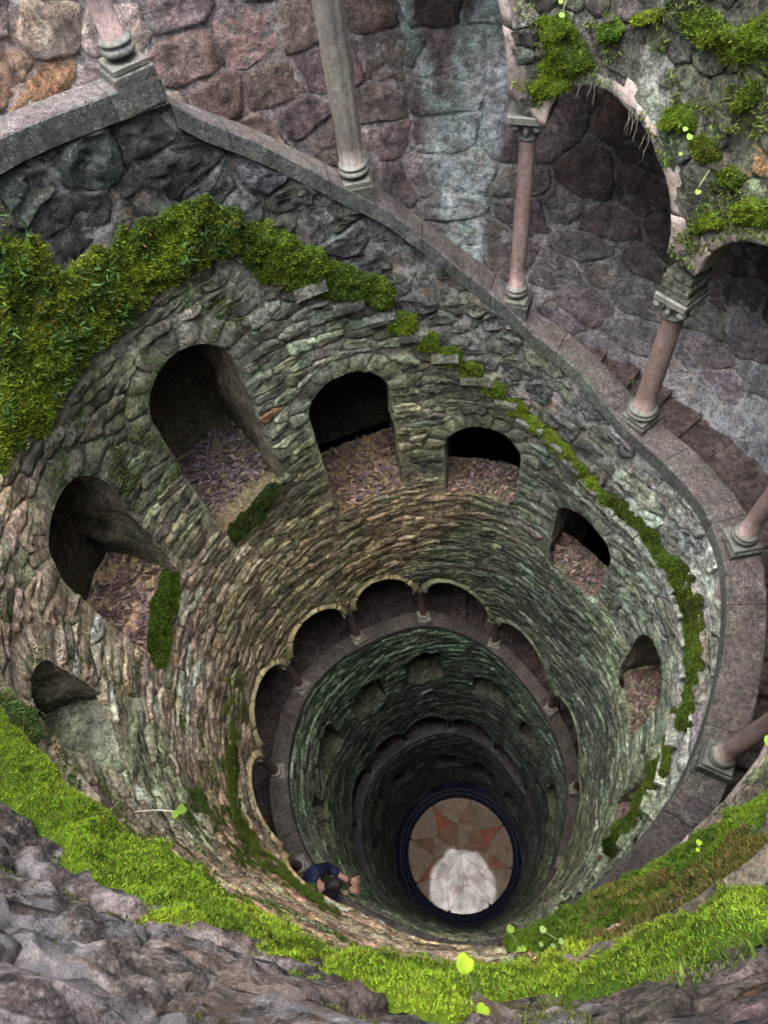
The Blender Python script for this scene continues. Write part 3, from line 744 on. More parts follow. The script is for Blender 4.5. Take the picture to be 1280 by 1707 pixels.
gw = thing('gallery_wall', 'outer wall of big pinkish field stones behind the topmost columns', 'wall', (0, 0, float(W(0, 4, 0)[2])))
gtop = lambda p: np.full(np.shape(p), -.36)
gbot = lambda p: cz(p)+.68
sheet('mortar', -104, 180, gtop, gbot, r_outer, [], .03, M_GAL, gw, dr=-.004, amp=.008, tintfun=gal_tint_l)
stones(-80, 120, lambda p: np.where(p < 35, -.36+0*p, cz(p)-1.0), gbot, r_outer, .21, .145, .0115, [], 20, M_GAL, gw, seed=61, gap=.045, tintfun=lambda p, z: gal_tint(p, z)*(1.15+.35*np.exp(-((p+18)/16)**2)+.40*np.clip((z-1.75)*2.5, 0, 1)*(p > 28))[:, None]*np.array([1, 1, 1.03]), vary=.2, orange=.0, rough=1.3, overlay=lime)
gw2 = thing('gallery_wall', 'dim outer wall of brownish stones behind the lower columns', 'wall', (0, 0, float(W(0, 9, 0)[2])))
sheet('mortar', 180, 900, lambda p: cz(p)-.98, lambda p: cz(p)+.68, r_outer, [], .05, M_GAL, gw2, amp=.02, tintfun=gal_tint)
stones(120, 500, lambda p: cz(p)-.96, lambda p: cz(p)+.5, r_outer, .24, .16, .03, [], 8, M_GAL, gw2, seed=62, tintfun=gal_tint, vary=.2, maxparts=150)

st = thing('spiral_staircase', 'worn reddish stone steps winding down behind the parapet', 'staircase', (0, 0, float(W(0, 11, 0)[2])))
def tread(a, b, z):
    pp = np.linspace(a+.02, b+.25, 4); V = []
    for rf, zz in ((rr(pp)+.102, z), (np.full(4, ROUT+.01), z), (np.full(4, ROUT+.01), z+.12), (rr(pp)+.102, z+.12)): V.append(W(pp, np.full(4, zz), rf))
    F = [(i*4+j, i*4+j+1, ((i+1) % 4)*4+j+1, ((i+1) % 4)*4+j) for i in range(4) for j in range(3)]+[(0, 4, 8, 12), (15, 11, 7, 3)]
    return np.concatenate(V), F
p = -104.0
while p < 880:
    w = 20 if p < -24 else 6.0
    z = float(cz(p+w/2))+float(np.interp(p, [150, 200], [.53, .45]))
    V, F = tread(p, p+w, z)
    mesh_obj('step', V, F, M_GAL, st, np.array([.20, .155, .145])*random.uniform(.85, 1.15), center=True, smooth=False)
    p += w

# ------------------------------------------------------------------ well floor
fl = tag(mesh_obj('well_floor', *(lambda V, F: (V, F))(*lathe([(.0001, 0), (1.1*S, .001)], (0, 0, -.001), 64)), M_FLOOR, None, (.30, .24, .20)), kind='structure')
ft = thing('floor_mosaic', 'round wet marble floor inlaid with a reddish star at the bottom of the shaft', 'mosaic floor', (0, 0, 0))
def slab(poly, name, col, h=.004):
    P = [(r*math.sin(math.radians(a))*S, r*math.cos(math.radians(a))*S) for r, a in poly]
    n = len(P); V = [(x, y, -.002) for x, y in P]+[(x, y, h) for x, y in P]
    F = [(i, (i+1) % n, n+(i+1) % n, n+i) for i in range(n)]+[tuple(range(n, 2*n))[::-1]]
    mesh_obj(name, V, F, M_FLOOR, ft, np.array(col), center=True, smooth=False)
tan = (.42, .32, .25); red = (.40, .15, .10); mau = (.34, .20, .15)
for k in range(8):
    a = -20+k*45; c = [red, mau, red, (.40, .20, .14), mau, red, (.38, .17, .12), mau][k]
    slab([(.77, a), (.438, a-17.3), (.438, a+17.3)], 'star_point', np.array(c)*random.uniform(.9, 1.1), .003)
    b = a+45
    slab([(.441, a+17.5), (.772, a+.3)]+[(.80, a+x) for x in (2, 12, 22.5, 33, 43)]+[(.772, b-.3), (.441, b-17.5)], 'marble_slab', np.array(tan)*random.uniform(.85, 1.12), .002)
    slab([(.003, a), (.21, a-22), (.435, a-17), (.435, a-8), (.435, a), (.435, a+8), (.435, a+17), (.21, a+22)], 'centre_slab', np.array(tan if k % 2 else mau)*random.uniform(.85, 1.1)*1.05, .002)
    slab([(.215, a+22.8), (.435, a+17.6), (.435, a+22.5), (.435, a+27.4)], 'wedge_slab', np.array(mau)*random.uniform(.9, 1.1), .002)
kb = thing('floor_kerb', 'dark blue wet stepped stone kerb ringing the marble floor', 'kerb', (0, 0, 0))
KB = [(.805, 0), (.806, .075), (.813, .086), (.860, .056), (.864, .062), (.867, .15), (.875, .165), (.918, .136), (.923, .15), (.928, .24), (.936, .255), (1.06, .19), (1.06, 0)]
M_KERB = plain('wet_dark_kerb', (.014, .017, .04), .09, 0, .6, .25)
for k in range(24):
    a0, a1 = k*15+.06, k*15+14.94; pp = np.linspace(a0, a1, 6); V = []
    for r, h in KB: V.append(np.stack([r*S*np.sin(np.radians(pp)), r*S*np.cos(np.radians(pp)), np.full(6, h*.55)], -1))
    n = len(KB); F = [(i*6+j, i*6+j+1, ((i+1) % n)*6+j+1, ((i+1) % n)*6+j) for i in range(n) for j in range(5)]
    F += [tuple(i*6 for i in range(n)), tuple(i*6+5 for i in range(n))[::-1]]
    mesh_obj('kerb_stone', np.concatenate(V), F, M_KERB, kb, (.03, .032, .05), center=True, smooth=False)

# ground around the mouth
pp = np.r_[np.arange(-180, -100.5, 4), -100.4, -100, np.arange(-96, 181, 4)]
V = []
for k in range(5):
    for p in pp:
        nearside = p < -100.2
        r0 = (float(rr(p))+.005) if nearside else ROUT-.02
        z0 = .1 if nearside else -.37
        r = [r0, 1.9, 4, 15, 80][k]; z = [z0, z0*.5-.1, -.2, -.2, -.2][k]
        V.append(W(p, z, r))
n = len(pp)
F = [(k*n+j, k*n+j+1, (k+1)*n+j+1, (k+1)*n+j) for k in range(4) for j in range(n-1)]
tag(mesh_obj('ground', V, F, M_ROCK, None, (.10, .10, .07)), kind='structure')

# ------------------------------------------------------------------ columns
M_COL = stone_mat('column_marble', lichen=.15, bump=.35, green=.12, vary=.35, scale=1.6, rough=.6)
def make_column(top=.68, rad=.060, square=False, tint=(.28, .21, .205), dark=(.16, .155, .14), cap=True):
    t = bpy.data.objects.new('column', None); COL.objects.link(t)
    B = .0
    V, F = box((0, 0, -.148), .225, .23, .185, 0, .006); mesh_obj('pedestal', V, F, M_COP, t, dark, smooth=False)
    V, F = box((0, 0, .037), .20, .20, .035, 0, .006); mesh_obj('plinth', V, F, M_COL, t, np.array(dark)*1.3, smooth=False)
    r = rad
    V, F = lathe([(r*1.4, 0), (r*1.5, .010), (r*1.48, .022), (r*1.4, .030), (r*1.28, .036), (r*1.3, .044), (r*1.42, .050), (r*1.42, .058), (r*1.25, .066), (r*1.05, .075)], (0, 0, .10), 28)
    mesh_obj('base', V, F, M_COL, t, np.array(dark)*1.5)
    hs = top*S-.145-.178
    if not square:
        prof = [(r*(1.08), 0), (r*1.02, .02)]+[(r*(1.0-.13*k/6), .02+(hs-.05)*k/6) for k in range(7)]+[(r*.95, hs)]
        V, F = lathe(prof, (0, 0, .145), 28, flute=.0)
    else:
        prof = [(r*1.12, 0)]+[(r*(1.1+.10*k/8+.03*math.sin(k*2.1)), (hs)*k/8) for k in range(9)]
        V, F = lathe(prof, (0, 0, .145), 32, flute=.07)
    mesh_obj('shaft', V, F, M_COL, t, tint)
    zc = .145+hs
    mb = MB()
    V, F = lathe([(r*.98, 0), (r*1.14, .006), (r*1.14, .018), (r*.95, .026), (r*1.0, .05), (r*1.15, .085), (r*1.45, .118), (r*1.5, .13)], (0, 0, zc), 24); mb.add(V, F, np.array(dark)*1.5)
    for k in range(4):
        a = math.pi/4+k*math.pi/2; q = r*1.62
        c = (q*math.cos(a), q*math.sin(a), zc+.094)
        V, F = lathe([(.001, -.03), (.018, -.026), (.030, -.012), (.034, 0), (.030, .012), (.018, .026), (.001, .03)], c, 10); mb.add(V, F, np.array(dark)*1.35)
        a = k*math.pi/2; q = r*1.3; c = (q*math.cos(a), q*math.sin(a), zc+.075)
        V, F = lathe([(.001, -.04), (.012, -.03), (.020, 0), (.014, .022), (.001, .03)], c, 8); mb.add(V, F, np.array(dark)*1.5)
    mb.build('capital', M_COL, t)
    V, F = box((0, 0, zc+.128), .235, .235, .05, 0, .006); mesh_obj('abacus', V, F, M_COL, t, np.array(dark)*1.7, smooth=False)
    return t
def copy_tree(o):
    c = o.copy(); COL.objects.link(c)
    for ch in o.children:
        d = ch.copy(); COL.objects.link(d); d.parent = c
    return c
pink = make_column(tint=(.175, .125, .12), dark=(.07, .07, .062)); grey = make_column(tint=(.125, .112, .10), dark=(.075, .075, .065), square=True, rad=.070)
stout = make_column(.565, .078, tint=(.17, .12, .11), dark=(.075, .075, .065))
for zz_, w_ in ((1.245, .225), (1.29, .19), (1.335, .215), (1.38, .185)):
    V, F = box((0, 0, zz_), .20, w_, .04, 0, .005); mesh_obj('impost', V, F, M_STONE, stout, (.115, .115, .085), smooth=False)
dusky = make_column(.575, tint=(.15, .10, .095), dark=(.16, .15, .13)); wet = make_column(.575, tint=(.06, .055, .055), dark=(.10, .10, .09))
used = set()
LB = {0: 'pinkish marble column on the coping corner at the upper left, capital cut off', 1: 'pale grey weathered column with furrowed shaft, second from the left on the top coping',
      2: 'slender pink column with carved scroll capital beside the lime-stained wall', 3: 'pink column under the mossy arch pier, right of the dark archway',
      4: 'pink column on moulded base cut by the right edge of the photo, upper of two', 5: 'thick pink column leaning out of the right edge above the lower moss',
      6: 'column whose base corner just shows behind the moss at the lower right',
      9: 'column beside the person in the navy jacket on the second coping', 10: 'brownish column on the second coping left, next above the person', 11: 'column between the two leftmost dark arches of the second row',
      12: 'column between second and third dark arches of the second row from the left', 13: 'small column at the topmost point of the second coping', 14: 'column right of the topmost one on the second coping',
      15: 'column on the right of the second coping where the steps show', 16: 'column at the far right bend of the second coping', 17: 'column at the lower right end of the second coping above the floor'}
for i, p in enumerate(COLS[:-1]):
    src = grey if i == 1 else stout if i == 3 else (pink if i < 9 else (dusky if i < 19 else wet))
    if i in (7, 8): src = dusky
    c = src if id(src) not in used else copy_tree(src); used.add(id(src))
    z = float(cz(p)); r = float(rr(p))+(.030, .036, .040)[i] if i < 3 else float(rr(p))+.046
    if i == 0: z = .715
    c.location = W(p, z, r); c.rotation_euler = (0, 0, math.radians(90-p))
    lab = LB.get(i, 'column hidden under the mossy near wall' if i in (7, 8) else ('shadowed column on the right part of the coping just above the third arcade' if i == 18 else 'small black wet column in the lowest arcade above the floor'))
    if i == 3: lab = 'short stout pink column with layered impost block under the arch springing, right of the archway'
    CK = {0: 'twelve', 1: 'one', 2: 'two', 3: 'three', 4: 'four', 5: 'five', 6: 'six', 7: 'seven', 8: 'eight', 9: 'nine', 10: 'ten', 11: 'eleven'}
    if i >= 18: lab = "small black wet column of the deep third arcade ring, at its %s o'clock side" % CK[int(round((p % 360)/30)) % 12]
    if i == 7: lab = 'column of the second coping under the near wall, right one of two'
    if i == 8: lab = 'column of the second coping under the near wall, left one of two'
    tag(c, lab, 'column', 'columns on the winding coping', 'thing')

# ------------------------------------------------------------------ moss
MOSS_LINES={
'band3a':([(-114.9, 1.2, -0.044), (-121.5, 1.2, -0.073), (-125.9, 1.2, -0.076), (-132.0, 1.2, -0.074), (-137.2, 1.2, -0.058), (-142.4, 1.2, -0.063), (-148.0, 1.2, -0.044), (-154.3, 1.2, -0.038), (-161.9, 1.2, -0.025), (-166.4, 1.2, -0.029), (-170.7, 1.2, -0.027), (-177.4, 1.2, -0.031), (176.9, 1.2, -0.025), (172.4, 1.2, -0.022), (168.0, 1.2, -0.026), (166.3, 1.095, -0.015), (163.8, 1.072, -0.015), (162.5, 1.01, -0.015)],[(-128.2, 1.05, -0.027), (-133.4, 1.05, -0.026), (-137.6, 1.035, -0.015), (-143.5, 0.892, -0.015), (-145.9, 0.907, -0.015), (-151.2, 0.86, -0.015), (-153.8, 0.816, -0.015), (-156.8, 0.862, -0.015), (-160.3, 0.837, -0.015), (-164.0, 0.865, -0.015), (-168.7, 0.845, -0.015), (-173.1, 0.814, -0.015), (-176.6, 0.885, -0.015), (179.0, .90, -.015), (174.5, .86, -.015), (171, .83, -.015), (167.5, .82, -.015)]),
'band2':([(179.4, 2.658, -0.034), (172.6, 2.484, -0.033), (166.2, 2.273, -0.05), (160.6, 2.107, -0.048), (155.2, 2.021, -0.028), (150.2, 1.852, -0.015), (148.4, 1.637, -0.015), (145.6, 1.462, -0.015)],[(179.9, 2.302, -0.015), (176.2, 1.931, -0.015), (172.3, 1.756, -0.015), (168.0, 1.748, -0.015), (164.1, 1.581, -0.015), (159.4, 1.496, -0.015), (154.9, 1.444, -0.015), (150.5, 1.352, -0.015)]),
'left':([(-52.6, 0.809, -0.015), (-50.7, 0.861, -0.015), (-51.1, 0.947, -0.015), (-47.1, 1.021, -0.015), (-37.1, 1.005, -0.015), (-28.5, 1.034, -0.015), (-22.3, 1.07, -0.015), (-18.4, 1.131, -0.015)],[(-79.1, 1.223, -0.015), (-71.4, 1.243, -0.015), (-63.7, 1.273, -0.015), (-53.8, 1.261, -0.015), (-44.3, 1.239, -0.015), (-36.4, 1.225, -0.015), (-29.8, 1.228, -0.015), (-21.3, 1.249, -0.015)]),
'left2':([(-20.2, 1.165, -0.015), (-14.5, 1.205, -0.015), (-10.0, 1.298, -0.015), (-4.4, 1.429, -0.015), (2.2, 1.502, -0.015), (6.7, 1.578, -0.015)],[(-21.4, 1.258, -0.015), (-19.1, 1.407, -0.015), (-12.7, 1.503, -0.015), (-7.2, 1.582, -0.015), (0.1, 1.623, -0.015), (5.4, 1.675, -0.015)]),
'strip':([(59.0, 2.317, -0.015), (68.2, 2.295, -0.015), (78.5, 2.311, -0.015), (86.8, 2.317, -0.015), (95.5, 2.321, -0.015), (104.4, 2.352, -0.015), (112.1, 2.436, -0.015), (118.7, 2.529, -0.015), (127.4, 2.701, -0.015), (135.2, 2.931, -0.015), (145.9, 3.12, -0.044), (154.4, 3.229, -0.072), (163.9, 3.31, -0.099)],[(60.8, 2.364, -0.015), (68.2, 2.419, -0.015), (77.1, 2.445, -0.015), (84.6, 2.462, -0.015), (92.9, 2.477, -0.015), (100.3, 2.538, -0.015), (109.1, 2.597, -0.015), (115.2, 2.748, -0.015), (125.1, 2.837, -0.046), (135.9, 2.938, -0.071), (147.5, 3.05, -0.1), (156.8, 3.125, -0.125), (166.3, 3.126, -0.145)]),
'p6':([(-67.4, 2.119, -0.015), (-71.4, 2.105, -0.015), (-77.5, 2.101, -0.015), (-82.2, 2.121, -0.015), (-86.0, 2.174, -0.015), (-86.4, 2.229, -0.015)],[(-65.0, 2.229, -0.015), (-67.0, 2.265, -0.015), (-72.4, 2.315, -0.015), (-78.0, 2.315, -0.015), (-83.3, 2.321, -0.015), (-86.6, 2.274, -0.015)]),
'p7':([(-32.0, 2.322, -0.015), (-37.6, 2.3, -0.015), (-43.0, 2.322, -0.015), (-49.4, 2.367, -0.015)],[(-31.5, 2.362, -0.015), (-36.3, 2.437, -0.015), (-42.4, 2.487, -0.015), (-49.2, 2.49, -0.015)]),
'p8':([(-79.6, 2.75, -0.121), (-90.8, 2.75, -0.091), (-104.0, 2.75, -0.063), (-117.8, 2.75, -0.028), (-128.6, 2.746, -0.015), (-141.0, 2.581, -0.015), (-150.5, 2.302, -0.015)],[(-69.2, 3.219, -0.015), (-80.6, 3.264, -0.015), (-100.1, 3.132, -0.015), (-117.4, 2.95, -0.036), (-127.0, 2.95, -0.038), (-136.3, 2.95, -0.047), (-144.6, 2.95, -0.018)]),
'p9':([(-110.1, 2.381, -0.015), (-119.8, 2.236, -0.015), (-125.2, 2.311, -0.015), (-130.5, 2.277, -0.015)],[(-108.6, 2.597, -0.015), (-111.8, 2.866, -0.015), (-117.1, 2.977, -0.015), (-126.5, 2.763, -0.015)]),
't1':([(28.9, 0.774, -0.015), (31.1, 0.81, -0.015), (30.2, 0.881, -0.015), (30.1, 0.954, -0.015)],[(34.2, 0.751, -0.015), (38.7, 0.805, -0.015), (39.6, 0.848, -0.015), (32.4, 0.954, -0.015)]),
't2':([(39.1, 0.76, -0.015), (39.5, 0.783, -0.015), (40.4, 0.795, -0.015)],[(41.5, 0.74, -0.015), (42.7, 0.759, -0.015), (42.1, 0.784, -0.015)]),
't3':([(43.2, 0.733, -0.015), (45.0, 0.704, -0.015), (46.7, 0.695, -0.015)],[(44.4, 0.752, -0.015), (46.7, 0.725, -0.015), (48.0, 0.703, -0.015)]),
't4':([(51.6, 0.88, -0.015), (52.0, 0.912, -0.015), (54.0, 0.927, -0.015)],[(55.3, 0.838, -0.015), (57.5, 0.862, -0.015), (57.3, 0.897, -0.015)]),
't5':([(55.7, 0.929, -0.015), (56.6, 0.958, -0.015), (59.0, 0.966, -0.015)],[(57.9, 0.9, -0.015), (60.4, 0.909, -0.015), (61.5, 0.938, -0.015)]),
't6':([(61.6, 0.966, -0.015), (62.6, 0.989, -0.015), (64.0, 0.987, -0.015)],[(64.5, 0.927, -0.015), (66.7, 0.94, -0.015), (66.5, 0.97, -0.015)]),
't7':([(65.9, 1.027, -0.015), (67.0, 1.05, -0.015), (72.2, 1.018, -0.015)],[(66.4, 1.005, -0.015), (68.3, 0.986, -0.015), (70.8, 0.967, -0.015)]),
't8':([(50.3, 0.694, -0.015), (51.8, 0.72, -0.015), (55.4, 0.73, -0.015), (58.0, 0.755, -0.015)],[(54.4, 0.67, -0.015), (57.1, 0.683, -0.015), (60.2, 0.688, -0.015), (62.1, 0.735, -0.015)]),
't9':([(60.5, 0.83, -0.015), (61.8, 0.849, -0.015), (63.3, 0.822, -0.015)],[(62.6, 0.755, -0.015), (64.3, 0.725, -0.015), (65.3, 0.765, -0.015)]),
't10':([(60.9, 1.103, -0.015), (62.3, 1.119, -0.015), (65.7, 1.084, -0.015)],[(62.0, 1.055, -0.015), (64.6, 1.036, -0.015), (66.5, 1.053, -0.015)]),
't11':([(56.3, 0.709, -0.015), (57.2, 0.726, -0.015), (60.4, 0.731, -0.015)],[(62.1, 0.641, -0.015), (63.0, 0.678, -0.015), (64.0, 0.716, -0.015)]),
'n8':([(-108.8, 1.287, -0.015), (-109.8, 1.347, -0.015), (-109.3, 1.42, -0.015)],[(-114.0, 1.254, -0.015), (-114.8, 1.353, -0.015), (-114.1, 1.425, -0.015)]),
's12':([(-133.6, 1.54, -0.015), (-134.0, 1.765, -0.015), (-143.5, 1.645, -0.015), (-152.2, 1.485, -0.015)],[(-136.1, 1.487, -0.015), (-140.6, 1.5, -0.015), (-150.9, 1.266, -0.015), (-154.9, 1.317, -0.015)]),
's13':([(167.0, 1.873, -0.079), (159.9, 1.87, -0.04), (155.4, 1.663, -0.015), (150.5, 1.352, -0.015)],[(176.0, 1.25, -0.042), (170.3, 1.25, -0.027), (164.4, 1.25, -0.025), (159.8, 1.095, -0.015)]),
}

def unwrap(a):
    a = np.array(a, float); a[:, 0] = np.degrees(np.unwrap(np.radians(a[:, 0]))); return a
def ruled(A, B, n):
    A, B = unwrap(A), unwrap(B)
    if B[0, 0]-A[0, 0] > 180: B[:, 0] -= 360
    if A[0, 0]-B[0, 0] > 180: B[:, 0] += 360
    def rs(P):
        d = np.hypot(np.radians(np.diff(P[:, 0])), np.diff(P[:, 1])); c = np.r_[0, np.cumsum(d)]; c /= c[-1]
        t = np.linspace(0, 1, n); return np.stack([np.interp(t, c, P[:, k]) for k in range(3)], 1), d.sum()
    a, la = rs(A); b, lb = rs(B); return a, b, (la+lb)/2
def moss(name, A, B, label, blade=.009, dens=1.0, th=.03, lo=(.035, .075, .010), hi=(.15, .27, .02), clump=9, ragged=.25, cat='moss', droop=0.0, seed=0, base=True, thin=0.0, brown=.06, name_fine=False):
    rng = np.random.default_rng(seed+100)
    n = 60; a, b, L = ruled(A, B, n)
    wd = np.mean(np.hypot(np.radians(a[:, 0]-b[:, 0]), a[:, 1]-b[:, 1]))
    n = max(12, int(L/.012)); m = max(7, int(wd/.012)); a, b, L = ruled(A, B, n)
    def surf(s, t):
        i = s*(n-1); i0 = np.clip(i.astype(int), 0, n-2); f = (i-i0)[..., None]
        pa = a[i0]*(1-f)+a[i0+1]*f; pb = b[i0]*(1-f)+b[i0+1]*f
        w1 = ragged*(fbm(s*L*clump*1.5, 0*s+seed, 21)); w2 = ragged*(fbm(s*L*clump*1.5, 0*s+seed+5, 22))
        tt = (t*(1+w1+w2)-w1)[..., None]
        q = pa*(1-tt)+pb*tt
        u = np.radians(q[..., 0])
        e = np.minimum(1, np.minimum(t, 1-t)*5)*np.minimum(1, np.minimum(s, 1-s)*L/.04)
        h = th*np.clip(e, 0, 1)**.5*(.65+.8*fbm(u*26, q[..., 1]*26, seed+3))+.006*fbm(u*90, q[..., 1]*90, 5)*e
        r = rr(q[..., 0])+q[..., 2]-h+.006
        return q[..., 0], q[..., 1], r
    V = []; F = []; T = []
    s, t = np.meshgrid(np.linspace(0, 1, n), np.linspace(0, 1, m), indexing='ij')
    P, Z, R = surf(s, t); G = W(P, Z, R).reshape(-1, 3)
    obs = []
    lo = np.array(lo); hi = np.array(hi)
    def colour(P, Z, extra):
        u = np.radians(P); k = np.clip(.5+.75*fbm(u*clump, Z*clump, seed+40)+extra, 0, 1)[..., None]
        c = lo*(1-k)+hi*k
        y = np.clip(fbm(u*6+3, Z*6, seed+50)*1.5, 0, 1)[..., None]*.5
        return c*(1-y)+c*np.array([1.5, 1.05, .9])*y
    FF = [(i*m+j, i*m+j+1, (i+1)*m+j+1, (i+1)*m+j) for i in range(n-1) for j in range(m-1)]
    T0 = colour(P.ravel(), Z.ravel(), -.35)*.55
    # blades
    N = int(L*wd/(blade*blade*.22)*dens*(1.0 if name_fine else 3.2))
    s = rng.random(N); t = rng.random(N); P, Z, R = surf(s, t)
    if thin > 0:
        keep = fbm(np.radians(P)*14, Z*14, seed+60) > thin-.35; P, Z, R = P[keep], Z[keep], R[keep]; N = len(P)
    C = W(P, Z, R-.002)
    inward = -np.stack([np.sin(np.radians(P)), np.cos(np.radians(P)), 0*P], 1); up = np.array([0, 0, 1.])
    d = inward*.75+up*(.55-droop)+rng.normal(0, .45, (N, 3)); d /= np.linalg.norm(d, axis=1)[:, None]
    sd_ = np.cross(d, rng.normal(0, 1, (N, 3))); sd_ /= np.linalg.norm(sd_, axis=1)[:, None]
    ln = (blade*S*rng.uniform(.6, 1.4, N))[:, None]; w_ = ln*rng.uniform(.10, .19, (N, 1))
    B3 = np.stack([C-sd_*w_, C+sd_*w_, C+d*ln+rng.normal(0, .15, (N, 3))*ln*.5], 1).reshape(-1, 3)
    cb = colour(P, Z, rng.normal(0, .28, N)); br = rng.random(N) < brown; cb[br] = np.array([.16, .11, .03])
    TB = np.repeat(cb, 3, 0)
    off = len(G) if base else 0
    Ft = [(off+3*i, off+3*i+1, off+3*i+2) for i in range(N)]
    if base: o = mesh_obj(name, np.r_[G, B3], FF+Ft, M_MOSS, None, np.r_[T0, TB])
    else: o = mesh_obj(name, B3, Ft, M_MOSS, None, TB)
    tag(o, label, cat, None, 'stuff'); return o
ML = MOSS_LINES
BR = dict(lo=(.08, .155, .012), hi=(.30, .46, .03))
MD = dict(lo=(.04, .08, .010), hi=(.18, .27, .02))
DK = dict(lo=(.022, .045, .010), hi=(.075, .13, .02))
moss('moss', *ML['band3a'], 'thick bright green moss along the foreground ledge at the bottom', blade=.0047, dens=1.0, th=.030, clump=8, ragged=.14, name_fine=True, brown=.13, seed=1, **BR)
moss('moss', *ML['band2'], 'green moss edging the arch wall at the lower right above the dark stairs', blade=.0055, dens=1.0, th=.03, ragged=.15, name_fine=True, seed=2, lo=(.045, .10, .01), hi=(.17, .29, .02))
moss('moss', *ML['left'], 'large leafy green moss carpet on the ledge at the left', blade=.0115, dens=.9, th=.024, clump=16, ragged=.16, seed=3, lo=(.045, .085, .012), hi=(.24, .34, .025))
moss('herbs', *ML['left'], 'loose darker leafy herbs growing out of the large moss carpet at the left', blade=.021, dens=.32, th=.034, clump=6, ragged=.05, seed=33, base=False, thin=.3, lo=(.025, .06, .02), hi=(.10, .19, .05), cat='herbs', brown=.10)
moss('moss', *ML['left2'], 'patchy green moss right of the moss carpet, above the second niche', blade=.010, dens=.8, th=.03, ragged=.25, seed=4, **MD)
A, B = ML['strip']
moss('moss', A[:-2], B[:-2], 'narrow dark green moss strip on the ledge down the right side', blade=.0085, dens=.8, th=.024, ragged=.7, seed=5, lo=(.03, .055, .008), hi=(.10, .17, .016))
moss('moss', *ML['p6'], 'upright green moss patch at the corner of the large left niche', blade=.010, th=.02, ragged=.2, seed=6, lo=(.03, .06, .008), hi=(.11, .2, .015))
moss('moss', *ML['p7'], 'dark moss patch under the sill of the brown-leaf niche', blade=.010, dens=.7, th=.02, ragged=.4, seed=7, **DK)
moss('moss', *ML['p8'], 'dull green moss over the leftmost arches of the second row', blade=.008, dens=.6, th=.014, ragged=.9, seed=8, thin=.25, base=False, lo=(.04, .07, .012), hi=(.13, .19, .02))
moss('moss', *ML['p9'], 'thin green moss film on the tan wall at the lower left', blade=.008, dens=.35, th=.008, ragged=.5, seed=9, base=False, thin=.35, **DK)
moss('moss', *ML['s12'], 'sparse yellowish moss beside the bright foreground moss at the left', blade=.008, dens=.4, th=.012, ragged=.5, seed=10, base=False, thin=.3, **MD)
moss('moss', *ML['s13'], 'brownish sparse moss on the wall between the two lower right moss bands', blade=.009, dens=.5, th=.02, ragged=.2, seed=12, base=False, thin=.25, lo=(.05, .06, .015), hi=(.13, .17, .03), brown=.3)
moss('moss', *ML['n8'], 'pale green moss at the left edge beside the small cave-like niche', blade=.010, dens=.7, th=.02, ragged=.3, seed=11, lo=(.05, .09, .03), hi=(.16, .24, .06))
TL = {'t1': 'moss cushion hanging over the capital of the slender pink column', 't2': 'small bright round moss cushion at the top of the archway', 't3': 'moss cushion at the top edge right of the archway',
      't4': 'round moss cushion on the arch haunch with a sprout', 't5': 'small moss cushion below the sprout on the arch haunch', 't6': 'moss tuft left of the right edge over the second archway',
      't7': 'bright moss streak at the right edge above the dark archway', 't8': 'row of moss cushions near the top right corner', 't9': 'long bright moss streak at the upper right edge',
      't10': 'flat moss patch just above the dark right archway', 't11': 'moss clump in the top right corner'}
for i, (k, lb) in enumerate(TL.items()):
    moss('moss', *ML[k], lb, blade=.0085, dens=1.0, th=.030, ragged=.45, seed=20+i, lo=(.05, .09, .010), hi=(.19, .28, .02) if k != 't2' else (.2, .38, .03))
# stepped tufts, one on each ledge block along the upper right of the ledge
p = 3.5; i = 0
while p < 60:
    w = random.uniform(4.6, 6.8); z = float(ledge_z(np.array([p+w/2]))[0])
    A = [(p, z-.038, -.02), (p+w*.5, z-.055, -.02), (p+w, z-.030, -.02)]; B = [(p, z+.042, -.025), (p+w*.5, z+.056, -.025), (p+w, z+.046, -.025)]
    moss('moss', A, B, 'one of the small moss tufts stepping down the ledge at the upper right', blade=.009, dens=.9, th=.022, ragged=.2, seed=40+i, lo=(.05, .09, .010), hi=(.19, .28, .02))['group'] = 'moss tufts on the ledge blocks'
    p += w-random.uniform(.2, .9); i += 1
# algae-like moss scattered in the joints of the walls
def scatter_moss(label, boxes, seed, blade=.008, lo=(.03, .055, .01), hi=(.09, .15, .02)):
    rng = np.random.default_rng(seed); Ps = []; Zs = []
    for (p0, p1, z0, z1, n, th) in boxes:
        P = rng.uniform(p0, p1, n); Z = rng.uniform(z0, z1, n)
        k = fbm(np.radians(P)*9, Z*13, seed) > th; Ps.append(P[k]); Zs.append(Z[k])
    P = np.concatenate(Ps); Z = np.concatenate(Zs)
    bad = np.zeros(len(P), bool)
    for o in NICHE+ARCH: bad |= o.f(P, Z) < .01
    if seed == 71: bad |= Z > cz(P)-.70
    P, Z = P[~bad], Z[~bad]; N = len(P)
    C = W(P, Z, rr(P)-.018)
    inward = -np.stack([np.sin(np.radians(P)), np.cos(np.radians(P)), 0*P], 1)
    d = inward*.6+np.array([0, 0, .5])+rng.normal(0, .6, (N, 3)); d /= np.linalg.norm(d, axis=1)[:, None]
    s_ = np.cross(d, rng.normal(0, 1, (N, 3))); s_ /= np.linalg.norm(s_, axis=1)[:, None]
    ln = (blade*S*rng.uniform(.6, 1.5, N))[:, None]
    V = np.stack([C-s_*ln*.3-d*ln*.5, C+s_*ln*.3-d*ln*.5, C+d*ln], 1).reshape(-1, 3)
    k = rng.random((N, 1)); c = np.array(lo)*(1-k)+np.array(hi)*k
    tag(mesh_obj('moss', V, np.arange(3*N).reshape(-1, 3), M_MOSS, None, np.repeat(c, 3, 0)), label, 'moss', None, 'stuff')
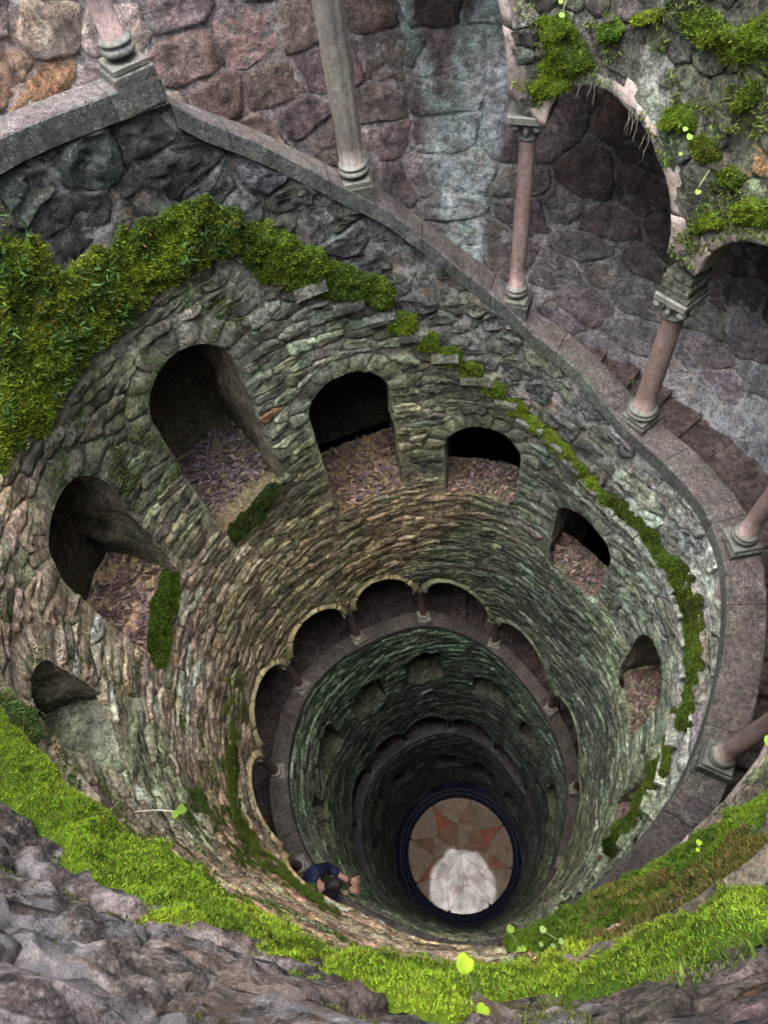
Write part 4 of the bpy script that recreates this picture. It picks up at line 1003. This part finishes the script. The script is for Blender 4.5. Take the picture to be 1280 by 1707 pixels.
scatter_moss('scattered dark moss tufts over the earthy wall at the upper right', [(26, 85, .3, 1.3, 26000, .05), (85, 175, .4, 1.6, 14000, .15)], 71, lo=(.04, .06, .015), hi=(.14, .2, .03))
scatter_moss('thin moss growing in the joints round the upper niches', [(-75, -20, 1.2, 1.9, 16000, .2), (-60, 40, 2.3, 3.2, 14000, .28), (-20, 60, 1.5, 2.3, 8000, .3)], 72, blade=.006)
scatter_moss('brownish moss crumbs on the near rock below the bright moss', [(-180, -110, .55, 1.15, 26000, .18), (172, 180, .8, 1.1, 1500, .15)], 75, blade=.0035, lo=(.05, .05, .02), hi=(.16, .17, .04))
scatter_moss('thin moss on the rough rock by the left niches', [(-180, -95, .95, 1.9, 16000, .12), (-130, -70, 1.9, 2.8, 14000, .25)], 73, blade=.007)

# ------------------------------------------------------------------ dead leaves in the niches
def litter(o, n, label, cols, size=.021):
    rng = np.random.default_rng(int(abs(o.pc)*10)); hwd = math.degrees(o.hw)
    P = o.pc+rng.uniform(-hwd*.95, hwd*.95, n); D = rng.uniform(.07 if -45 < o.pc < -30 else 0., o.fd-.02, n)
    Z = o.zs+o.H-.012-.10*D-.02*rng.random(n)
    C = W(P, Z, rr(P)+D); N = n
    a = rng.uniform(0, 2*math.pi, N); d = np.stack([np.cos(a), np.sin(a), rng.normal(0, .35, N)], 1); d /= np.linalg.norm(d, axis=1)[:, None]
    s_ = np.cross(d, np.array([0, 0, 1.])+rng.normal(0, .35, (N, 3))); s_ /= np.linalg.norm(s_, axis=1)[:, None]
    ln = (size*S*rng.uniform(.5, 1.3, N))[:, None]; w_ = ln*rng.uniform(.18, .42, (N, 1)); u = np.cross(s_, d)
    V = np.stack([C-d*ln, C+s_*w_+u*ln*.18, C+d*ln*1.05, C-s_*w_+u*ln*.18], 1).reshape(-1, 3)
    F = np.arange(4*N).reshape(-1, 4); F = np.concatenate([F[:, [0, 1, 2]], F[:, [0, 2, 3]]])
    c = np.array(cols)[rng.integers(0, len(cols), N)]*rng.uniform(.35, 1.35, (N, 1))
    tag(mesh_obj('dead_leaves', V, F, M_LEAF, None, np.repeat(c, 4, 0), smooth=False), label, 'dead leaves', None, 'stuff')
LC = [(.16, .09, .08), (.22, .15, .14), (.10, .06, .055), (.28, .19, .15), (.13, .10, .11)]
NL = ['dry leaves in the small cave-like niche at the left edge', 'dry brown leaves in the large niche at the left', 'heap of dark dry leaves on the sill of the tall brownish niche',
      'reddish leaf litter in the dark niche left of centre', 'reddish leaf litter in the small dark niche at centre', 'reddish leaf litter in the niche right of centre', 'reddish leaf litter in the niche on the right wall', 'leaf litter in the lowest right niche near the coping']
for o, lb in zip([o for o in NICHE if o.turn == 0], NL):
    if o.pc < -100: continue
    litter(o, 800 if 'heap' in lb else int(560*o.fd/.4), lb, LC if 'heap' not in lb else [(.10, .08, .09), (.15, .12, .13), (.20, .14, .13), (.07, .055, .06)])
for o in [o for o in NICHE if o.turn == 1][:6]: litter(o, 80, 'leaf litter in a small dark niche of the second storey', [(.10, .08, .07), (.16, .13, .11)], .02)

# ------------------------------------------------------------------ sprouts, roots
def sprout(label, stem, leaves, rl=.013, col=(.22, .36, .04), sr=.0022, sc_=(.22, .26, .10)):
    base = Vector(W(*stem[0])); t = thing('sprout', label, 'plant', base)
    P = [Vector(W(*q)) for q in stem]
    # round the stem off with a few in-between points
    Q = []
    for i in range(len(P)-1):
        for k in range(3): Q.append(P[i].lerp(P[i+1], k/3))
    Q.append(P[-1])
    V, F = tube(Q, sr, 6); mesh_obj('stem', V, F, M_LEAF, t, sc_)
    for n_, (p, z, r) in enumerate(leaves):
        c = Vector(W(p, z, r)); R_ = rl*S*.62*random.uniform(.85, 1.1)*(1 if n_ == 0 else .75)
        nrm = (cam.location-c).normalized()*.5+Vector((random.uniform(-.3, .3), random.uniform(-.3, .3), .8)); nrm.normalize()
        e1 = nrm.orthogonal().normalized(); e2 = nrm.cross(e1); V = [c-nrm*.002]
        for ring, rr_ in ((0, .55), (1, 1.0)):
            for i in range(18):
                q = 2*math.pi*i/18; w = R_*rr_*(1-.30*math.exp(-(min(q, 2*math.pi-q)/.35)**2)*ring-.05*math.cos(3*q)); V.append(c+(e1*math.cos(q)+e2*math.sin(q))*w+nrm*(.15*R_*rr_**2+.05*R_*math.sin(2*q)*ring))
        F = [(0, 1+i, 1+(i+1) % 18) for i in range(18)]+[(1+i, 19+i, 19+(i+1) % 18, 1+(i+1) % 18) for i in range(18)]
        m_ = len(V); V = V+[v-nrm*.0012 for v in V]
        F += [tuple(m_+q for q in f[::-1]) for f in list(F)]+[(19+i, m_+19+i, m_+19+(i+1) % 18, 19+(i+1) % 18) for i in range(18)]
        mesh_obj('leaf', [tuple(v) for v in V], F, M_MOSS, t, np.array(col)*random.uniform(.6, .95))
sprout('bright yellow-green round leaf on a thin stem over the middle of the foreground moss', [(-174.62, 0.86, 0.985), (-174.49, 0.780, 0.9661), (-174.25, 0.760, 0.9529), (-174.00, 0.740, 0.9388)], [(-173.95, 0.740, 0.9364), (-174.63, 0.790, 0.9767)], .014, (.34, .50, .02))
sprout('tall sprout with a notched leaf right of the round one, above the moss edge', [(-178.93, 1.250, 0.9527), (-178.59, 1.220, 0.9385), (-178.20, 1.200, 0.9218)], [(-178.29, 1.200, 0.9197), (-178.82, 1.230, 0.9479), (-179.21, 1.230, 0.9481)], .010)
sprout('cluster of pale round seedlings on the lower right moss edge', [(177.71, 1.200, 0.9460), (178.28, 1.190, 0.9377), (178.89, 1.180, 0.9287)], [(178.87, 1.180, 0.9280), (177.43, 1.200, 0.9485), (179.28, 1.200, 0.9462), (178.28, 1.200, 0.9517)], .009, (.3, .42, .12))
sprout('long pale arching stem with one green leaf over the tan wall at the lower left', [(-120.98, 1.750, 1.02), (-122.26, 1.720, 0.9932), (-124.84, 1.700, 0.9482), (-127.94, 1.680, 0.9105)], [(-128.13, 1.670, 0.9024), (-127.64, 1.680, 0.9218)], .022, sr=.0045, sc_=(.50, .45, .38))
sprout('two bright leaves poking in at the right edge beside the thick column', [(144.5, 1.36, .97), (143.0, 1.40, .93), (141.6, 1.42, .91)], [(141.3, 1.42, .905), (143.4, 1.41, .92)], .018)
sprout('seedling with pale round leaves on the cushion of the arch haunch', [(56.2, .93, .97), (57.0, .91, .92)], [(57.1, .90, .915), (56.6, .94, .91), (56.0, .89, .92)], .012, (.26, .42, .08))
sprout('thin hanging sprout with a tiny leaf below the arch haunch cushion', [(61.0, .96, .93), (61.1, .99, .90)], [(61.3, 1.00, .90)], .011, (.26, .42, .08))
sprout('seedling at the very top of the photo above the archway', [(34.2, .70, 1.03), (34.3, .73, .98)], [(34.3, .735, .975), (33.9, .71, .98)], .012, (.26, .42, .08))
sprout('tiny yellow seedling on the crest of the lower right moss', [(157.6, 1.46, 0.955), (157.56, 1.400, 0.9240)], [(157.42, 1.400, 0.9219), (157.9, 1.41, 0.93)], .008, (.34, .48, .03))

rt = thing('hanging_roots', 'thin roots hanging from the mossy arch edge above the archway', 'roots', W(45, .9, 1.0))
for k in range(12):
    p = random.choice([random.uniform(36, 41), random.uniform(45, 50)]); o = ARCH[2]
    du = math.radians(p-o.pc); z = o.zs+o.slope*du-o.rise*math.sqrt(max(0, 1-(du/o.hw)**2))-.01
    L = random.uniform(.02, .075)
    p2 = random.uniform(-.8, .8); pts = [W(p+p2*q/5+random.uniform(-.12, .12), z+L*q/5, float(rr(p))-.012-.004*random.random()*q) for q in range(6)]
    V, F = tube(pts, [.003*(1-q/6.5) for q in range(6)], 4); mesh_obj('root', V, F, M_LEAF, rt, (.22, .19, .16), center=True)

# ------------------------------------------------------------------ person leaning over the second parapet
def person(label, p, r):
    z = float(cz(p))+.45; a = math.radians(p)
    t = thing('person', label, 'person', W(p, z, r)); t.rotation_euler = (0, 0, math.pi-a-.62)
    # local: +Y points to the shaft axis, X sideways, metres; feet at 0
    def skin(name, pts, edges, radii, mat, root=0, sub=2):
        me = bpy.data.meshes.new(name); me.from_pydata([Vector(q) for q in pts], edges, [])
        o = bpy.data.objects.new(name, me); COL.objects.link(o)
        sk = o.modifiers.new('skin', 'SKIN'); sk.use_smooth_shade = True
        for v, rd in zip(me.skin_vertices[0].data, radii):
            v.radius = rd if hasattr(rd, '__len__') else (rd, rd); v.use_root = False
        me.skin_vertices[0].data[root].use_root = True
        sb = o.modifiers.new('sub', 'SUBSURF'); sb.levels = sub; sb.render_levels = sub
        me.materials.append(mat); o.parent = t; return o
    navy = plain('navy_quilted_jacket', (.012, .016, .05), .55, 0, .4, .3); skinm = plain('skin', (.45, .24, .18), .5, 0, .4); jeans = plain('jeans', (.03, .04, .07), .8, bump=.3)
    hair = plain('dark_hair', (.025, .02, .018), .6, bump=.6)
    # whole body as one surface
    pts = [(0, -.12, .92), (0, -.02, 1.06), (0, .10, 1.20), (0, .20, 1.30), (0, .27, 1.35), (0, .33, 1.37),
           (.10, -.12, .88), (.12, -.10, .48), (.12, -.16, .08), (.12, -.04, .03),
           (-.10, -.12, .88), (-.12, -.16, .48), (-.12, -.24, .08), (-.12, -.12, .03),
           (.17, .20, 1.27), (.21, .30, 1.04), (.09, .46, .97), (.06, .52, .95),
           (-.17, .20, 1.27), (-.22, .30, 1.04), (-.09, .48, .97), (-.05, .54, .95)]
    ed = [(0, 1), (1, 2), (2, 3), (3, 4), (4, 5), (0, 6), (6, 7), (7, 8), (8, 9), (0, 10), (10, 11), (11, 12), (12, 13), (3, 14), (14, 15), (15, 16), (16, 17), (3, 18), (18, 19), (19, 20), (20, 21)]
    rad_ = [(.12, .09), (.11, .08), (.12, .09), (.09, .07), .055, .05, .09, .065, .045, .04, .09, .065, .045, .04, .07, .052, .036, .03, .07, .052, .036, .03]
    skin('body', pts, ed, rad_, skinm)
    jp = [pts[0], pts[1], pts[2], pts[3], pts[14], pts[15], (.12, .42, .985), pts[18], pts[19], (-.12, .44, .985), (0, .25, 1.335)]
    skin('jacket', jp, [(0, 1), (1, 2), (2, 3), (3, 4), (4, 5), (5, 6), (3, 7), (7, 8), (8, 9), (3, 10)], [(.17, .14), (.17, .14), (.19, .15), (.18, .14), .095, .072, .054, .095, .072, .054, .10], navy)
    skin('trousers', [pts[0], pts[6], pts[7], pts[8], pts[10], pts[11], pts[12]], [(0, 1), (1, 2), (2, 3), (0, 4), (4, 5), (5, 6)], [(.165, .13), .105, .08, .062, .105, .08, .062], jeans)
        # hands: palm and five fingers, hanging over the edge
    for sx, w in ((1, Vector(pts[17])), (-1, Vector(pts[21]))):
        hp = [w, w+Vector((0, .07, -.02))]; he = [(0, 1)]; hr = [.026, (.04, .016)]
        for f in range(4):
            b = w+Vector(((f-1.5)*.021, .09, -.03)); L = (.065, .075, .07, .055)[f]
            i = len(hp); hp += [b, b+Vector(((f-1.5)*.003, L*.45, -L*.35)), b+Vector(((f-1.5)*.004, L*.6, -L*.95))]; he += [(1, i), (i, i+1), (i+1, i+2)]; hr += [.0105, .0095, .008]
        i = len(hp); hp += [w+Vector((-sx*.035, .04, -.015)), w+Vector((-sx*.055, .075, -.03)), w+Vector((-sx*.052, .10, -.045))]; he += [(0, i), (i, i+1), (i+1, i+2)]; hr += [.013, .011, .009]
        skin('hand', hp, he, hr, skinm)
    # head looking down, with face
    hc = Vector((0, .42, 1.40)); mb = MB()
    fw = Vector((0, .78, -.62)); upv = Vector((0, .62, .78)); sx_ = Vector((1, 0, 0))
    V = []; F = []; nu, nv = 20, 14
    for i in range(nv+1):
        th = math.pi*i/nv
        for j in range(nu):
            ph = 2*math.pi*j/nu; x = math.sin(th)*math.cos(ph)*.076; y = math.sin(th)*math.sin(ph)*.096; zz = math.cos(th)*.118
            if zz < 0: x *= 1+.25*zz/.118; y *= 1+.12*zz/.118
            if y > .07 and abs(x) < .02 and -.045 < zz < .02: y += .022*(1-abs(x)/.02)
            if y > .06 and abs(abs(x)-.03) < .015 and abs(zz-.012) < .014: y -= .008
            V.append(hc+sx_*x+fw*y+upv*zz)
    for i in range(nv):
        for j in range(nu): F.append((i*nu+j, i*nu+(j+1) % nu, (i+1)*nu+(j+1) % nu, (i+1)*nu+j))
    mb.add([tuple(v) for v in V], F)
    for s in (-1, 1):
        Vv, Ff = lathe([(.001, -.03), (.014, -.02), (.017, 0), (.014, .02), (.001, .028)], tuple(hc+sx_*s*.078), 8); mb.add(Vv, Ff)
    h = mb.build('head', skinm, None, tint=False); h.parent = t
    HV = [hc+(v-hc)*1.0 for v in V]; mb = MB(); V2 = []
    for v in V:
        d = v-hc; y = d.dot(fw); zz = d.dot(upv)
        k = 1.13 if (y < .035 or zz > .07) and zz > -.085 else .9
        V2.append(tuple(hc+d*k))
    mb.add(V2, F); hh = mb.build('hair', hair, None, tint=False); hh.parent = h
    for s in (-1, 1):
        V, F = lathe([(.001, -.011), (.008, -.008), (.011, 0), (.008, .008), (.001, .011)], tuple(hc+sx_*s*.03+fw*.083+upv*.012), 8)
        e = mesh_obj('eye', V, F, plain('eye_white', (.5, .5, .48), .2), None); e.parent = h
        V, F = box(tuple(Vector(pts[8 if s > 0 else 12])+Vector((0, .06, -.08))), .095, .26, .09, 0, .02)
        e = mesh_obj('shoe', V, F, plain('shoe', (.05, .05, .05), .6), None); e.parent = t
person("person in a navy quilted jacket leaning over the second coping at the lower left", 237.5, 1.12)
